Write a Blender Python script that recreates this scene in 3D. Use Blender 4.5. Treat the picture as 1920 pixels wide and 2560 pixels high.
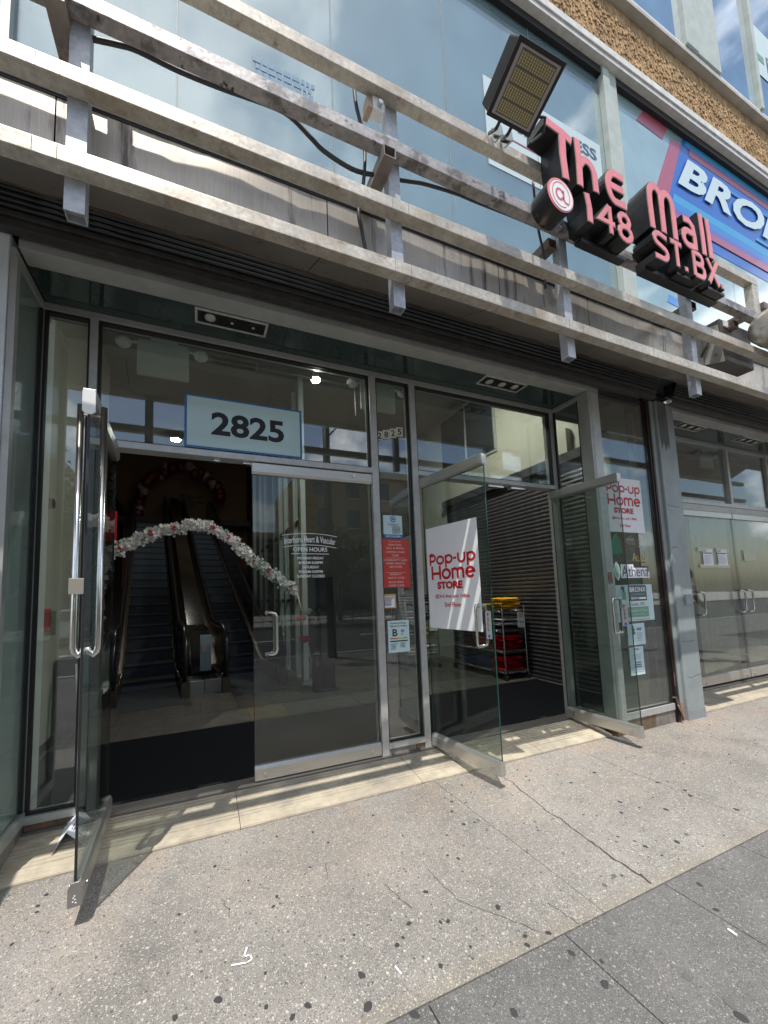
import bpy, bmesh, math, random
from mathutils import Vector, Matrix, noise as mnoise
random.seed(7)
PI = math.pi
for o in list(bpy.data.objects): bpy.data.objects.remove(o)
sc = bpy.context.scene
col = sc.collection

# ---------------------------------------------------------------- camera
cam_d = bpy.data.cameras.new('camera'); cam = bpy.data.objects.new('camera', cam_d); col.objects.link(cam)
yaw, pit, rol = 0.37966, 0.086244, -0.031102
f = Vector((math.sin(yaw)*math.cos(pit), math.cos(yaw)*math.cos(pit), math.sin(pit)))
r = Vector((math.cos(yaw), -math.sin(yaw), 0)); u = r.cross(f)
r2 = math.cos(rol)*r + math.sin(rol)*u; u2 = -math.sin(rol)*r + math.cos(rol)*u
M = Matrix((r2, u2, -f)).transposed().to_4x4(); M.translation = Vector((0, -2.9, 1.335))
cam.matrix_world = M
cam_d.sensor_fit = 'VERTICAL'; cam_d.sensor_height = 36; cam_d.sensor_width = 27
cam_d.lens = 934.55/2560*36
cam_d.shift_x = (960-868.15)/2560; cam_d.shift_y = (1407.97-1280)/2560
cam_d.clip_start = 0.05; cam_d.clip_end = 600
sc.camera = cam
# ---------------------------------------------------------------- world and sun
SUN = Vector((0.20, 0.34, -1.0))
elev = math.atan2(1, math.hypot(.20, .34)); azim = math.atan2(-.20, -.34)
w = bpy.data.worlds.new('World'); sc.world = w; w.use_nodes = True
nt = w.node_tree; nt.nodes.clear()
def N(nt, t, **k):
    n = nt.nodes.new(t)
    for a, b in k.items(): setattr(n, a, b)
    return n
sky = N(nt, 'ShaderNodeTexSky', sky_type='NISHITA', sun_disc=False, sun_elevation=elev, sun_rotation=azim % (2*PI))
sky.air_density = 1.2; sky.dust_density = 1.5
tc = N(nt, 'ShaderNodeTexCoord'); mp = N(nt, 'ShaderNodeMapping'); mp.inputs['Scale'].default_value = (1, 1, 1.7)
nz = N(nt, 'ShaderNodeTexNoise'); nz.inputs['Scale'].default_value = 3.1; nz.inputs['Detail'].default_value = 9; nz.inputs['Roughness'].default_value = .58
mp.inputs['Location'].default_value = (.35, .2, .4)
rp = N(nt, 'ShaderNodeValToRGB'); rp.color_ramp.elements[0].position = .50; rp.color_ramp.elements[1].position = .635
mx = N(nt, 'ShaderNodeMixRGB'); mx.inputs[2].default_value = (12.5, 12.8, 13.2, 1)
bg = N(nt, 'ShaderNodeBackground'); bg.inputs['Strength'].default_value = .122
wo = N(nt, 'ShaderNodeOutputWorld'); L = nt.links
L.new(tc.outputs['Generated'], mp.inputs[0]); L.new(mp.outputs[0], nz.inputs['Vector']); L.new(nz.outputs['Fac'], rp.inputs[0])
L.new(rp.outputs[0], mx.inputs[0]); L.new(sky.outputs[0], mx.inputs[1]); L.new(mx.outputs[0], bg.inputs[0]); L.new(bg.outputs[0], wo.inputs[0])
sd = bpy.data.lights.new('sun', 'SUN'); sd.energy = 4.0; sd.angle = math.radians(.32); sd.color = (1, .955, .89)
so = bpy.data.objects.new('sun', sd); col.objects.link(so); so.rotation_euler = SUN.to_track_quat('-Z', 'Y').to_euler(); so.location = (-3, -5, 14)
sc.view_settings.view_transform = 'Standard'; sc.view_settings.look = 'None'; sc.view_settings.exposure = 0.52; sc.view_settings.gamma = 1
sc.view_settings.use_curve_mapping = False
sc.render.engine = 'CYCLES'
cy = sc.cycles; cy.max_bounces = 10; cy.transparent_max_bounces = 16; cy.glossy_bounces = 5; cy.diffuse_bounces = 4; cy.sample_clamp_indirect = 6
cy.use_denoising = True

# ---------------------------------------------------------------- materials
MATS = {}
def mat(name, base, rough=.5, metal=0., spec=.5, nz=None, nz2=None, bump=None, coat=0., emit=None, alpha=None, spots=None, streak=None, coord='Object'):
    if name in MATS: return MATS[name]
    m = bpy.data.materials.new(name); m.use_nodes = True; MATS[name] = m
    t = m.node_tree; t.nodes.clear(); L = t.links
    out = N(t, 'ShaderNodeOutputMaterial'); b = N(t, 'ShaderNodeBsdfPrincipled'); L.new(b.outputs[0], out.inputs[0])
    b.inputs['Base Color'].default_value = (*base, 1); b.inputs['Roughness'].default_value = rough; b.inputs['Metallic'].default_value = metal
    b.inputs['Specular IOR Level'].default_value = spec; b.inputs['Coat Weight'].default_value = coat; b.inputs['Coat Roughness'].default_value = .05
    if emit: b.inputs['Emission Color'].default_value = (*emit[0], 1); b.inputs['Emission Strength'].default_value = emit[1]
    tc = N(t, 'ShaderNodeTexCoord'); cur = None
    def noise(scale, detail=5, sc3=None, rough=.6):
        n = N(t, 'ShaderNodeTexNoise'); n.inputs['Scale'].default_value = scale; n.inputs['Detail'].default_value = detail; n.inputs['Roughness'].default_value = rough
        src = tc.outputs[coord]
        if sc3:
            mp = N(t, 'ShaderNodeMapping'); mp.inputs['Scale'].default_value = sc3; L.new(src, mp.inputs[0]); src = mp.outputs[0]
        L.new(src, n.inputs['Vector']); return n.outputs['Fac']
    def ramp(fac, stops):
        r = N(t, 'ShaderNodeValToRGB'); e = r.color_ramp.elements
        e[0].position, e[0].color = stops[0][0], (*stops[0][1], 1); e[1].position, e[1].color = stops[1][0], (*stops[1][1], 1)
        for p, c in stops[2:]:
            x = e.new(p); x.color = (*c, 1)
        L.new(fac, r.inputs[0]); return r.outputs[0]
    def mul(a, c):
        x = N(t, 'ShaderNodeMixRGB', blend_type='MULTIPLY'); x.inputs[0].default_value = 1
        if a is None: x.inputs[1].default_value = (*base, 1)
        else: L.new(a, x.inputs[1])
        L.new(c, x.inputs[2]); return x.outputs[0]
    if nz:
        s, a = nz[:2]; f = noise(s, 6, nz[2] if len(nz) > 2 else None)
        cur = mul(cur, ramp(f, [(.3, (1-a,)*3), (.7, (1+a,)*3)]))
    if nz2:
        s, a = nz2[:2]; f = noise(s, 4, nz2[2] if len(nz2) > 2 else None)
        cur = mul(cur, ramp(f, [(.35, (1-a,)*3), (.65, (1+a,)*3)]))
    if streak:   # vertical streaks of another colour
        c, lo, hi = streak; f = noise(3.0, 6, (5, 5, .35), .65)
        cc = ramp(f, [(lo, (0, 0, 0)), (hi, (1, 1, 1))]); x = N(t, 'ShaderNodeMixRGB'); L.new(cc, x.inputs[0])
        if cur is None: x.inputs[1].default_value = (*base, 1)
        else: L.new(cur, x.inputs[1])
        x.inputs[2].default_value = (*c, 1); cur = x.outputs[0]
    if spots:    # blotches: scale, lo, hi, colour
        for s, lo, hi, c in spots:
            f = noise(s, 7, None, .7); cc = ramp(f, [(lo, (0, 0, 0)), (hi, (1, 1, 1))]); x = N(t, 'ShaderNodeMixRGB'); L.new(cc, x.inputs[0])
            if cur is None: x.inputs[1].default_value = (*base, 1)
            else: L.new(cur, x.inputs[1])
            x.inputs[2].default_value = (*c, 1); cur = x.outputs[0]
    if cur is not None: L.new(cur, b.inputs['Base Color'])
    if bump:
        s, st = bump[:2]; f = noise(s, 6, bump[2] if len(bump) > 2 else None); bn = N(t, 'ShaderNodeBump'); bn.inputs['Strength'].default_value = st; bn.inputs['Distance'].default_value = .01
        L.new(f, bn.inputs['Height']); L.new(bn.outputs[0], b.inputs['Normal'])
    if alpha is not None: b.inputs['Alpha'].default_value = alpha
    return m
def aggregate(name, base, light, dark, warm=None, s=105., pl=.80, pd=.13):
    m = bpy.data.materials.new(name); m.use_nodes = True; MATS[name] = m; t = m.node_tree; L = t.links; b = t.nodes['Principled BSDF']
    b.inputs['Roughness'].default_value = .85; b.inputs['Specular IOR Level'].default_value = .3
    tc = N(t, 'ShaderNodeTexCoord')
    def nzf(sc_, d=5, r_=.6):
        n = N(t, 'ShaderNodeTexNoise'); n.inputs['Scale'].default_value = sc_; n.inputs['Detail'].default_value = d; n.inputs['Roughness'].default_value = r_
        L.new(tc.outputs['Object'], n.inputs['Vector']); return n.outputs['Fac']
    def rmp(fac, p0, c0, p1, c1, interp='LINEAR'):
        r_ = N(t, 'ShaderNodeValToRGB'); e = r_.color_ramp.elements; r_.color_ramp.interpolation = interp
        e[0].position, e[0].color, e[1].position, e[1].color = p0, (*c0, 1), p1, (*c1, 1); L.new(fac, r_.inputs[0]); return r_.outputs[0]
    def mix(fac, a, c, mode='MIX'):
        x = N(t, 'ShaderNodeMixRGB', blend_type=mode)
        if isinstance(fac, float): x.inputs[0].default_value = fac
        else: L.new(fac, x.inputs[0])
        for i, v in ((1, a), (2, c)):
            if isinstance(v, tuple): x.inputs[i].default_value = (*v, 1)
            else: L.new(v, x.inputs[i])
        return x.outputs[0]
    bigs = rmp(nzf(1.3, 6), .3, tuple(c*.80 for c in base), .7, tuple(c*1.15 for c in base))
    bigs = mix(1., bigs, rmp(nzf(.55, 3, .75), .40, (.84, .835, .83), .62, (1.06,)*3), 'MULTIPLY'); bigs = mix(1., bigs, rmp(nzf(7, 6, .7), .32, (.86,)*3, .55, (1.03,)*3), 'MULTIPLY')
    fine = rmp(nzf(420, 3), .3, (.72,)*3, .7, (1.28,)*3)
    cur = mix(1., bigs, fine, 'MULTIPLY')
    if warm:
        mp = N(t, 'ShaderNodeMapping'); sp = N(t, 'ShaderNodeSeparateXYZ'); L.new(tc.outputs['Object'], sp.inputs[0])
        mr = N(t, 'ShaderNodeMapRange'); mr.inputs[1].default_value = -1.3; mr.inputs[2].default_value = -.35; L.new(sp.outputs[1], mr.inputs[0])
        n2 = rmp(nzf(2.6, 6), .42, (0, 0, 0), .62, (1, 1, 1)); mm = N(t, 'ShaderNodeMath', operation='MULTIPLY'); L.new(mr.outputs[0], mm.inputs[0]); L.new(n2, mm.inputs[1])
        cur = mix(mm.outputs[0], cur, mix(1., cur, warm, 'MULTIPLY'))
    hsum = None
    for k, (sc_, thr_l, thr_d, dist) in enumerate(((s, pl, pd, .42), (s*.52, .90, .06, .36), (s*2.1, .82, .16, .5))):
        v = N(t, 'ShaderNodeTexVoronoi'); v.inputs['Scale'].default_value = sc_; v.inputs['Randomness'].default_value = 1
        dn = N(t, 'ShaderNodeTexNoise'); dn.inputs['Scale'].default_value = sc_*1.3
        ad = N(t, 'ShaderNodeMixRGB', blend_type='ADD'); ad.inputs[0].default_value = .35/sc_
        L.new(tc.outputs['Object'], dn.inputs['Vector']); L.new(tc.outputs['Object'], ad.inputs[1]); L.new(dn.outputs['Color'], ad.inputs[2]); L.new(ad.outputs[0], v.inputs['Vector'])
        se = N(t, 'ShaderNodeSeparateColor'); L.new(v.outputs['Color'], se.inputs[0])
        inside = rmp(v.outputs['Distance'], dist-.06, (1, 1, 1), dist, (0, 0, 0))
        isl = rmp(se.outputs[0], thr_l, (0, 0, 0), thr_l+.01, (1, 1, 1)); isd = rmp(se.outputs[0], thr_d, (1, 1, 1), thr_d+.01, (0, 0, 0))
        fl = mix(1., inside, isl, 'MULTIPLY'); fd = mix(1., inside, isd, 'MULTIPLY')
        lc = mix(se.outputs[1], light, tuple(c*.62 for c in light)); cur = mix(fl, cur, lc); cur = mix(fd, cur, mix(se.outputs[2], dark, tuple(c*2.2 for c in dark)))
        if k == 0: hsum = v.outputs['Distance']
    L.new(cur, b.inputs['Base Color'])
    bn = N(t, 'ShaderNodeBump'); bn.inputs['Strength'].default_value = .5; bn.inputs['Distance'].default_value = .003; L.new(nzf(260, 5, .7), bn.inputs['Height']); L.new(bn.outputs[0], b.inputs['Normal'])
    return m
def glassmat(name, tint, ior=1.55, rough=.0, dirt=.0):
    m = bpy.data.materials.new(name); m.use_nodes = True; MATS[name] = m; t = m.node_tree; t.nodes.clear(); L = t.links
    out = N(t, 'ShaderNodeOutputMaterial'); tr = N(t, 'ShaderNodeBsdfTransparent'); gl = N(t, 'ShaderNodeBsdfGlossy'); fr = N(t, 'ShaderNodeFresnel'); mx = N(t, 'ShaderNodeMixShader')
    tr.inputs[0].default_value = (*tint, 1); gl.inputs['Roughness'].default_value = rough; fr.inputs[0].default_value = ior
    # Fresnel with the incoming side ignored, so that a pane's back face does not reflect totally
    g = N(t, 'ShaderNodeNewGeometry'); dp = N(t, 'ShaderNodeVectorMath', operation='DOT_PRODUCT'); L.new(g.outputs['Incoming'], dp.inputs[0]); L.new(g.outputs['Normal'], dp.inputs[1])
    ab = N(t, 'ShaderNodeMath', operation='ABSOLUTE'); L.new(dp.outputs['Value'], ab.inputs[0])
    om = N(t, 'ShaderNodeMath', operation='SUBTRACT'); om.inputs[0].default_value = 1; L.new(ab.outputs[0], om.inputs[1])
    pw = N(t, 'ShaderNodeMath', operation='POWER'); L.new(om.outputs[0], pw.inputs[0]); pw.inputs[1].default_value = 5
    f0 = ((ior-1)/(ior+1))**2
    ma = N(t, 'ShaderNodeMath', operation='MULTIPLY_ADD'); L.new(pw.outputs[0], ma.inputs[0]); ma.inputs[1].default_value = 1-f0; ma.inputs[2].default_value = f0
    L.new(ma.outputs[0], mx.inputs[0]); L.new(tr.outputs[0], mx.inputs[1]); L.new(gl.outputs[0], mx.inputs[2])
    last = mx.outputs[0]
    if dirt:
        df = N(t, 'ShaderNodeBsdfDiffuse'); df.inputs[0].default_value = (.55, .58, .55, 1); m2 = N(t, 'ShaderNodeMixShader')
        tc = N(t, 'ShaderNodeTexCoord'); n = N(t, 'ShaderNodeTexNoise'); n.inputs['Scale'].default_value = 2.6; n.inputs['Detail'].default_value = 9; n.inputs['Roughness'].default_value = .7; L.new(tc.outputs['Object'], n.inputs['Vector'])
        mm = N(t, 'ShaderNodeMath', operation='MULTIPLY'); L.new(n.outputs['Fac'], mm.inputs[0]); mm.inputs[1].default_value = dirt
        L.new(mm.outputs[0], m2.inputs[0]); L.new(last, m2.inputs[1]); L.new(df.outputs[0], m2.inputs[2]); last = m2.outputs[0]
    L.new(last, out.inputs[0]); return m

ALU = mat('anodised_frame', (.40, .405, .385), .42, .35, nz=(9, .10), nz2=(2, .08), bump=(60, .04))
ALUL = mat('light_frame', (.46, .465, .45), .4, .4, nz=(14, .12), bump=(60, .04))
DOORM = mat('door_rail_metal', (.50, .49, .46), .33, .75, nz=(30, .10, (.2, .2, 4)), bump=(120, .05))
STEEL = mat('stainless', (.62, .60, .57), .22, 1., nz=(20, .08))
RAILM = mat('weathered_tube_metal', (.47, .435, .375), .45, .3, nz=(5, .2), nz2=(38, .16), spots=[(3, .50, .74, (.36, .28, .19)), (9, .58, .70, (.27, .21, .15)), (26, .66, .74, (.16, .14, .12))], bump=(45, .12))
RAILD = mat('soot_stained_tube_metal', (.36, .34, .335), .5, .3, nz=(5, .18), nz2=(38, .15), spots=[(4.5, .52, .60, (.16, .15, .15)), (22, .60, .66, (.035, .033, .033))], bump=(45, .15))
TUBE = mat('rusty_tube', (.17, .13, .11), .55, .4, nz=(9, .25), spots=[(6, .55, .65, (.12, .05, .03))])
FASC = mat('streaked_metal_panel', (.43, .39, .335), .40, .55, nz=(1.6, .30), nz2=(40, .07, (3, 3, .12)), streak=((.10, .085, .075), .56, .70), spots=[(1.3, .62, .75, (.12, .10, .085))], bump=(1.5, .15))
FASU = mat('panel_underside', (.38, .35, .31), .42, .55, nz=(1.3, .25), streak=((.10, .07, .05), .6, .75), bump=(2.5, .5))
DARK = mat('dark_shutter_paint', (.045, .043, .043), .42, .25, nz=(12, .3), spots=[(7, .60, .72, (.10, .095, .09))], bump=(30, .3))
DARK2 = mat('black_groove', (.012, .013, .016), .45, .3)
GASK = mat('black_gasket', (.012, .012, .013), .5)
GLASS = glassmat('window_glass', (.87, .91, .89), 2.15, 0, .03)
DGLASS = glassmat('door_glass', (.78, .835, .815), 1.62, 0, .006)
EDGE = mat('green_glass_edge', (.004, .05, .04), .12, 0, .5)
SOFF = mat('dark_green_glass', (.022, .040, .036), .08, 0, .7, nz=(1.5, .3), spots=[(2.1, .60, .80, (.06, .075, .07))])
UPGS = mat('teal_spandrel_glass', (.27, .405, .44), .03, 0, 1., coat=1., nz=(1.1, .18), nz2=(50, .05, (4, 4, .3)), spots=[(6, .68, .76, (.16, .22, .23))])
UPG = UPGS
def see_through(m, k, tint):
    t = m.node_tree; o = t.nodes['Material Output']; src = o.inputs[0].links[0].from_socket; tr = N(t, 'ShaderNodeBsdfTransparent'); tr.inputs[0].default_value = (*tint, 1); x = N(t, 'ShaderNodeMixShader'); x.inputs[0].default_value = k; t.links.new(src, x.inputs[1]); t.links.new(tr.outputs[0], x.inputs[2]); t.links.new(x.outputs[0], o.inputs[0])
see_through(UPG, .45, (.92, 1, 1)); UPG.node_tree.nodes['Principled BSDF'].inputs['Coat IOR'].default_value = 2.7
UPG2 = mat('pale_spandrel_glass', (.30, .44, .44), .04, 0, 1., coat=.8, nz=(1.4, .14), nz2=(50, .05, (4, 4, .3)))
UPG2.node_tree.nodes['Principled BSDF'].inputs['Coat IOR'].default_value = 1.9
UPB = mat('blue_window_glass', (.075, .17, .25), .03, 0, 1., coat=1., nz=(1.8, .45))
MULL = mat('pale_mullion', (.42, .46, .42), .5, .1, nz=(6, .12))
WHT = mat('white_trim', (.62, .61, .58), .5, 0, nz=(10, .15), streak=((.25, .23, .20), .62, .8))
BAND = mat('tan_split_block', (.42, .285, .155), .9, 0, .2, nz=(14, .35), nz2=(3, .2), bump=(70, .6))
SILL = mat('cream_stone_sill', (.37, .325, .25), .75, 0, .3, nz=(6, .2), nz2=(90, .16, (.12, 3, 1)), spots=[(2.2, .50, .68, (.25, .225, .19)), (30, .68, .76, (.12, .11, .10))], bump=(80, .25))
PLIN = mat('rust_slate', (.13, .095, .06), .6, 0, .5, nz=(9, .35), spots=[(5, .5, .62, (.26, .12, .055))], bump=(14, .7))
PLIG = mat('grey_slate', (.20, .185, .165), .6, 0, .5, nz=(9, .3), bump=(14, .6))
PILL = mat('grey_pillar_paint', (.27, .305, .305), .45, .1, nz=(4, .13), spots=[(4, .64, .72, (.35, .37, .36))], bump=(6, .35))
PILS = mat('rust_base_paint', (.28, .20, .16), .6, .1, nz=(9, .3))
MAT = mat('black_entrance_mat', (.006, .007, .0095), .95, 0, .15, nz=(160, .5), bump=(300, .8), spots=[(220, .78, .82, (.10, .10, .10))])
TILE = mat('slate_floor_tile', (.072, .066, .056), .45, 0, .5, nz=(7, .3), nz2=(2, .15), bump=(12, .5))
TILEY = mat('ochre_floor_tile', (.105, .08, .045), .45, 0, .5, nz=(7, .25), bump=(12, .5))
GROUT = mat('pale_grout', (.14, .13, .115), .9)
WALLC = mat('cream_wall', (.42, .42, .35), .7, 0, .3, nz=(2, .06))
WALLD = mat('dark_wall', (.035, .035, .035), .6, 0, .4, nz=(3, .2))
CEIL = mat('ceiling_paint', (.30, .285, .25), .8, 0, .2, nz=(2, .08))
BACKW = mat('brown_back_wall', (.20, .12, .07), .8, 0, .2)
SHUT = mat('roller_slat_metal', (.10, .10, .105), .38, .6, nz=(5, .25), bump=(30, .1))
STEPM = mat('escalator_step', (.075, .095, .125), .45, .5, nz=(90, .25, (6, .1, .1)), bump=(140, .5, (4, .1, .1)))
BLKP = mat('black_panel', (.012, .012, .012), .18, .1, .6)
BRONZ = mat('bronze_deck', (.10, .085, .065), .3, .7)
RUB = mat('handrail_rubber', (.008, .009, .012), .3)
BRUSH = mat('brushed_plate', (.30, .29, .275), .35, .8)
WPAP = mat('white_paper', (.78, .79, .80), .6, 0, .3, nz=(3, .03))
PPAP = mat('pale_blue_paper', (.52, .66, .68), .6, 0, .3, nz=(4, .04))
WPLA = mat('white_plastic', (.74, .75, .72), .4)
LAMPG = mat('lamp_lens', (.42, .41, .37), .25, .1, nz=(20, .1))
RED = mat('poster_red', (.50, .010, .025), .45); REDB = mat('bright_red', (.60, .02, .015), .5)
REDP = mat('red_vinyl', (.50, .055, .040), .45); INK = mat('black_ink', (.012, .013, .015), .5); GINK = mat('grey_ink', (.16, .17, .18), .6)
WINK = mat('white_vinyl', (.80, .80, .80), .5); BLUE = mat('blue_vinyl', (.03, .13, .36), .4); NAVY = mat('navy_vinyl', (.02, .03, .09), .4)
PINK = mat('sun_faded_pink_acrylic', (.76, .225, .24), .3, 0, .5, nz=(5, .12), nz2=(40, .04), spots=[(16, .66, .78, (.55, .17, .17))]); SBLK = mat('sign_return_black', (.016, .016, .018), .38, .2, .5, nz=(12, .25), spots=[(9, .66, .72, (.09, .085, .08))])
LED = mat('led_yellow', (.46, .38, .15), .3, 0, .8); LEDB = mat('led_board', (.14, .13, .10), .4); FLB = mat('floodlight_black', (.022, .021, .021), .4, .3); FLG = mat('floodlight_bezel', (.32, .30, .29), .4, .3)
CABL = mat('black_cable', (.030, .030, .034), .5); ASPH = mat('asphalt', (.05, .05, .052), .9, nz=(2, .2), bump=(90, .4))
TAN = mat('manila', (.50, .30, .06), .6); GRN = mat('green_vinyl', (.008, .17, .10), .4); GRN2 = mat('sage_vinyl', (.16, .33, .22), .4); SLT = mat('slate_vinyl', (.06, .09, .105), .4); GOLD = mat('gold_vinyl', (.50, .36, .12), .4)
GUM = mat('gum_black', (.035, .034, .036), .8); GUM2 = mat('gum_grey', (.10, .095, .095), .85)
LITE = mat('lit_lamp', (1, 1, 1), .5, emit=((1, .97, .88), 200.))
SKYB = mat('banner_blue', (.02, .12, .48), .2, 0, .6, coat=.5, nz=(2, .1)); CYAN = mat('banner_cyan', (.04, .34, .62), .2, 0, .6, coat=.5); BRED = mat('banner_red', (.42, .08, .11), .25, 0, .6, coat=.5); BVIO = mat('banner_violet', (.14, .12, .42), .2, 0, .6, coat=.5)
BLTX = mat('banner_lettering', (.55, .68, .72), .3, 0, .5)
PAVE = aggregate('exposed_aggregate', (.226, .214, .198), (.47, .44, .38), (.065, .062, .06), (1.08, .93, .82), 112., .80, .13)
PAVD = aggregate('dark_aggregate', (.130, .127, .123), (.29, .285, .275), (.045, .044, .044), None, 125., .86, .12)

# ---------------------------------------------------------------- mesh helpers
def tag(o, label=None, cat=None, group=None, kind=None):
    if label: o['label'] = label
    if cat: o['category'] = cat
    if group: o['group'] = group
    if kind: o['kind'] = kind
    return o
def worldmat(o):
    m = Matrix.LocRotScale(o.location, o.rotation_euler, o.scale)
    return worldmat(o.parent) @ m if o.parent else m
class MB:
    def __init__(s): s.v = []; s.f = []; s.m = []; s.mi = 0
    def add(s, vs, fs):
        n = len(s.v); s.v += [tuple(p) for p in vs]; s.f += [tuple(i+n for i in q) for q in fs]; s.m += [s.mi]*len(fs); return s
    def box(s, x0, x1, y0, y1, z0, z1):
        if x0 > x1: x0, x1 = x1, x0
        if y0 > y1: y0, y1 = y1, y0
        if z0 > z1: z0, z1 = z1, z0
        return s.add([(x0,y0,z0),(x1,y0,z0),(x1,y1,z0),(x0,y1,z0),(x0,y0,z1),(x1,y0,z1),(x1,y1,z1),(x0,y1,z1)],
                     [(0,3,2,1),(4,5,6,7),(0,1,5,4),(1,2,6,5),(2,3,7,6),(3,0,4,7)])
    def prism(s, poly, fn):   # poly: list of 2D points, fn(p, k) -> 3D, k = 0/1
        n = len(poly); vs = [fn(p, 0) for p in poly]+[fn(p, 1) for p in poly]
        fs = [tuple(range(n))[::-1], tuple(range(n, 2*n))]+[(i, (i+1) % n, n+(i+1) % n, n+i) for i in range(n)]
        return s.add(vs, fs)
    def tube(s, pts, rad, seg=8, cap=True, closed=False):
        pts = [Vector(p) for p in pts]; n = len(pts); rings = []; prev = None
        for i, p in enumerate(pts):
            if closed: d = pts[(i+1) % n]-pts[i-1]
            else: d = (pts[min(i+1, n-1)]-pts[max(i-1, 0)])
            d.normalize()
            if prev is None:
                a = Vector((0, 0, 1)) if abs(d.z) < .9 else Vector((1, 0, 0)); x = d.cross(a).normalized()
            else: x = (prev-d*prev.dot(d)).normalized()
            prev = x; y = d.cross(x); rr = rad[i] if isinstance(rad, (list, tuple)) else rad
            rings.append([p+rr*(math.cos(2*PI*k/seg)*x+math.sin(2*PI*k/seg)*y) for k in range(seg)])
        vs = [q for rg in rings for q in rg]; fs = []
        for i in range(n if closed else n-1):
            for k in range(seg):
                a, b = i*seg+k, i*seg+(k+1) % seg; c, d2 = ((i+1) % n)*seg+(k+1) % seg, ((i+1) % n)*seg+k; fs.append((a, b, c, d2))
        if cap and not closed: fs += [tuple(range(seg))[::-1], tuple(range((n-1)*seg, n*seg))]
        return s.add(vs, fs)
    def sphere(s, c, rad, seg=10, rings=7, sc3=(1, 1, 1), jit=0):
        vs = []; fs = []
        for i in range(rings+1):
            th = PI*i/rings
            for k in range(seg):
                ph = 2*PI*k/seg; q = 1+random.uniform(-jit, jit)
                vs.append((c[0]+rad*sc3[0]*q*math.sin(th)*math.cos(ph), c[1]+rad*sc3[1]*q*math.sin(th)*math.sin(ph), c[2]+rad*sc3[2]*q*math.cos(th)))
        for i in range(rings):
            for k in range(seg): fs.append((i*seg+k, (i+1)*seg+k, (i+1)*seg+(k+1) % seg, i*seg+(k+1) % seg))
        return s.add(vs, fs)
    def quad(s, a, b, c, d): return s.add([a, b, c, d], [(0, 1, 2, 3)])
    def build(s, name, mats, parent=None, bevel=0, smooth=False, kind=None):
        me = bpy.data.meshes.new(name); me.from_pydata(s.v, [], s.f)
        if not isinstance(mats, (list, tuple)): mats = [mats]
        for m in mats: me.materials.append(m)
        if len(mats) > 1:
            for p, i in zip(me.polygons, s.m): p.material_index = i
        if parent is not None: me.transform(worldmat(parent).inverted())
        bm = bmesh.new(); bm.from_mesh(me)
        if not s.f or True: bmesh.ops.recalc_face_normals(bm, faces=bm.faces)
        if bevel: bmesh.ops.bevel(bm, geom=[e for e in bm.edges if len(e.link_faces) == 2 and e.calc_face_angle(0) > .6], offset=bevel, segments=2, affect='EDGES', profile=.6)
        bm.to_mesh(me); bm.free()
        if smooth:
            for p in me.polygons: p.use_smooth = True
        o = bpy.data.objects.new(name, me); col.objects.link(o)
        if parent is not None: o.parent = parent
        if kind: o['kind'] = kind
        return o
def box(name, m, parent, x0, x1, y0, y1, z0, z1, bevel=0, kind=None): return MB().box(x0, x1, y0, y1, z0, z1).build(name, m, parent, bevel, kind=kind)
def thing(name, label, cat, loc=(0, 0, 0), rotz=0, group=None):
    o = bpy.data.objects.new(name, None); col.objects.link(o); o.location = loc; o.rotation_euler = (0, 0, rotz); o.empty_display_size = .1
    return tag(o, label, cat, group)
def copy_tree(o, parent=None):
    c = o.copy(); col.objects.link(c)
    if parent: c.parent = parent
    for ch in list(o.children): copy_tree(ch, c)
    return c
def place(o, parent, dx, dy, dz):   # copy of a piece, shifted
    c = o.copy(); col.objects.link(c); c.parent = parent; c.location = o.location+Vector((dx, dy, dz)); return c
XA, YA, ZA = Vector((1, 0, 0)), Vector((0, 1, 0)), Vector((0, 0, 1))
def text(s, m, parent, o, w, h, uu=XA, vv=ZA, depth=.0012, name='lettering', bold=0., shear=0., sp=1., center=False):
    """lettering that fills w by h, lower left corner at o, reading along uu with vv up; it stands 'depth' proud of its plane"""
    cu = bpy.data.curves.new('t', 'FONT'); cu.body = s; cu.size = 1; cu.offset = bold; cu.shear = shear; cu.space_character = sp; cu.resolution_u = 3
    cu.align_x = 'CENTER' if '\n' in s or center else 'LEFT'
    tmp = bpy.data.objects.new('t', cu); col.objects.link(tmp)
    dg = bpy.context.evaluated_depsgraph_get(); me = bpy.data.meshes.new_from_object(tmp.evaluated_get(dg)); bpy.data.objects.remove(tmp); bpy.data.curves.remove(cu)
    xs = [v.co.x for v in me.vertices]; ys = [v.co.y for v in me.vertices]; x0, x1, y0, y1 = min(xs), max(xs), min(ys), max(ys)
    uu, vv, o = Vector(uu), Vector(vv), Vector(o); nn = uu.cross(vv).normalized()
    bm = bmesh.new(); bm.from_mesh(me)
    for v in bm.verts:
        v.co = o+uu*((v.co.x-x0)/(x1-x0)*w)+vv*((v.co.y-y0)/(y1-y0)*h)+nn*depth
    bm.to_mesh(me); bm.free(); me.materials.clear(); me.materials.append(m)
    if parent is not None: me.transform(worldmat(parent).inverted())
    ob = bpy.data.objects.new(name, me); col.objects.link(ob)
    if parent is not None: ob.parent = parent
    return ob
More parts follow.
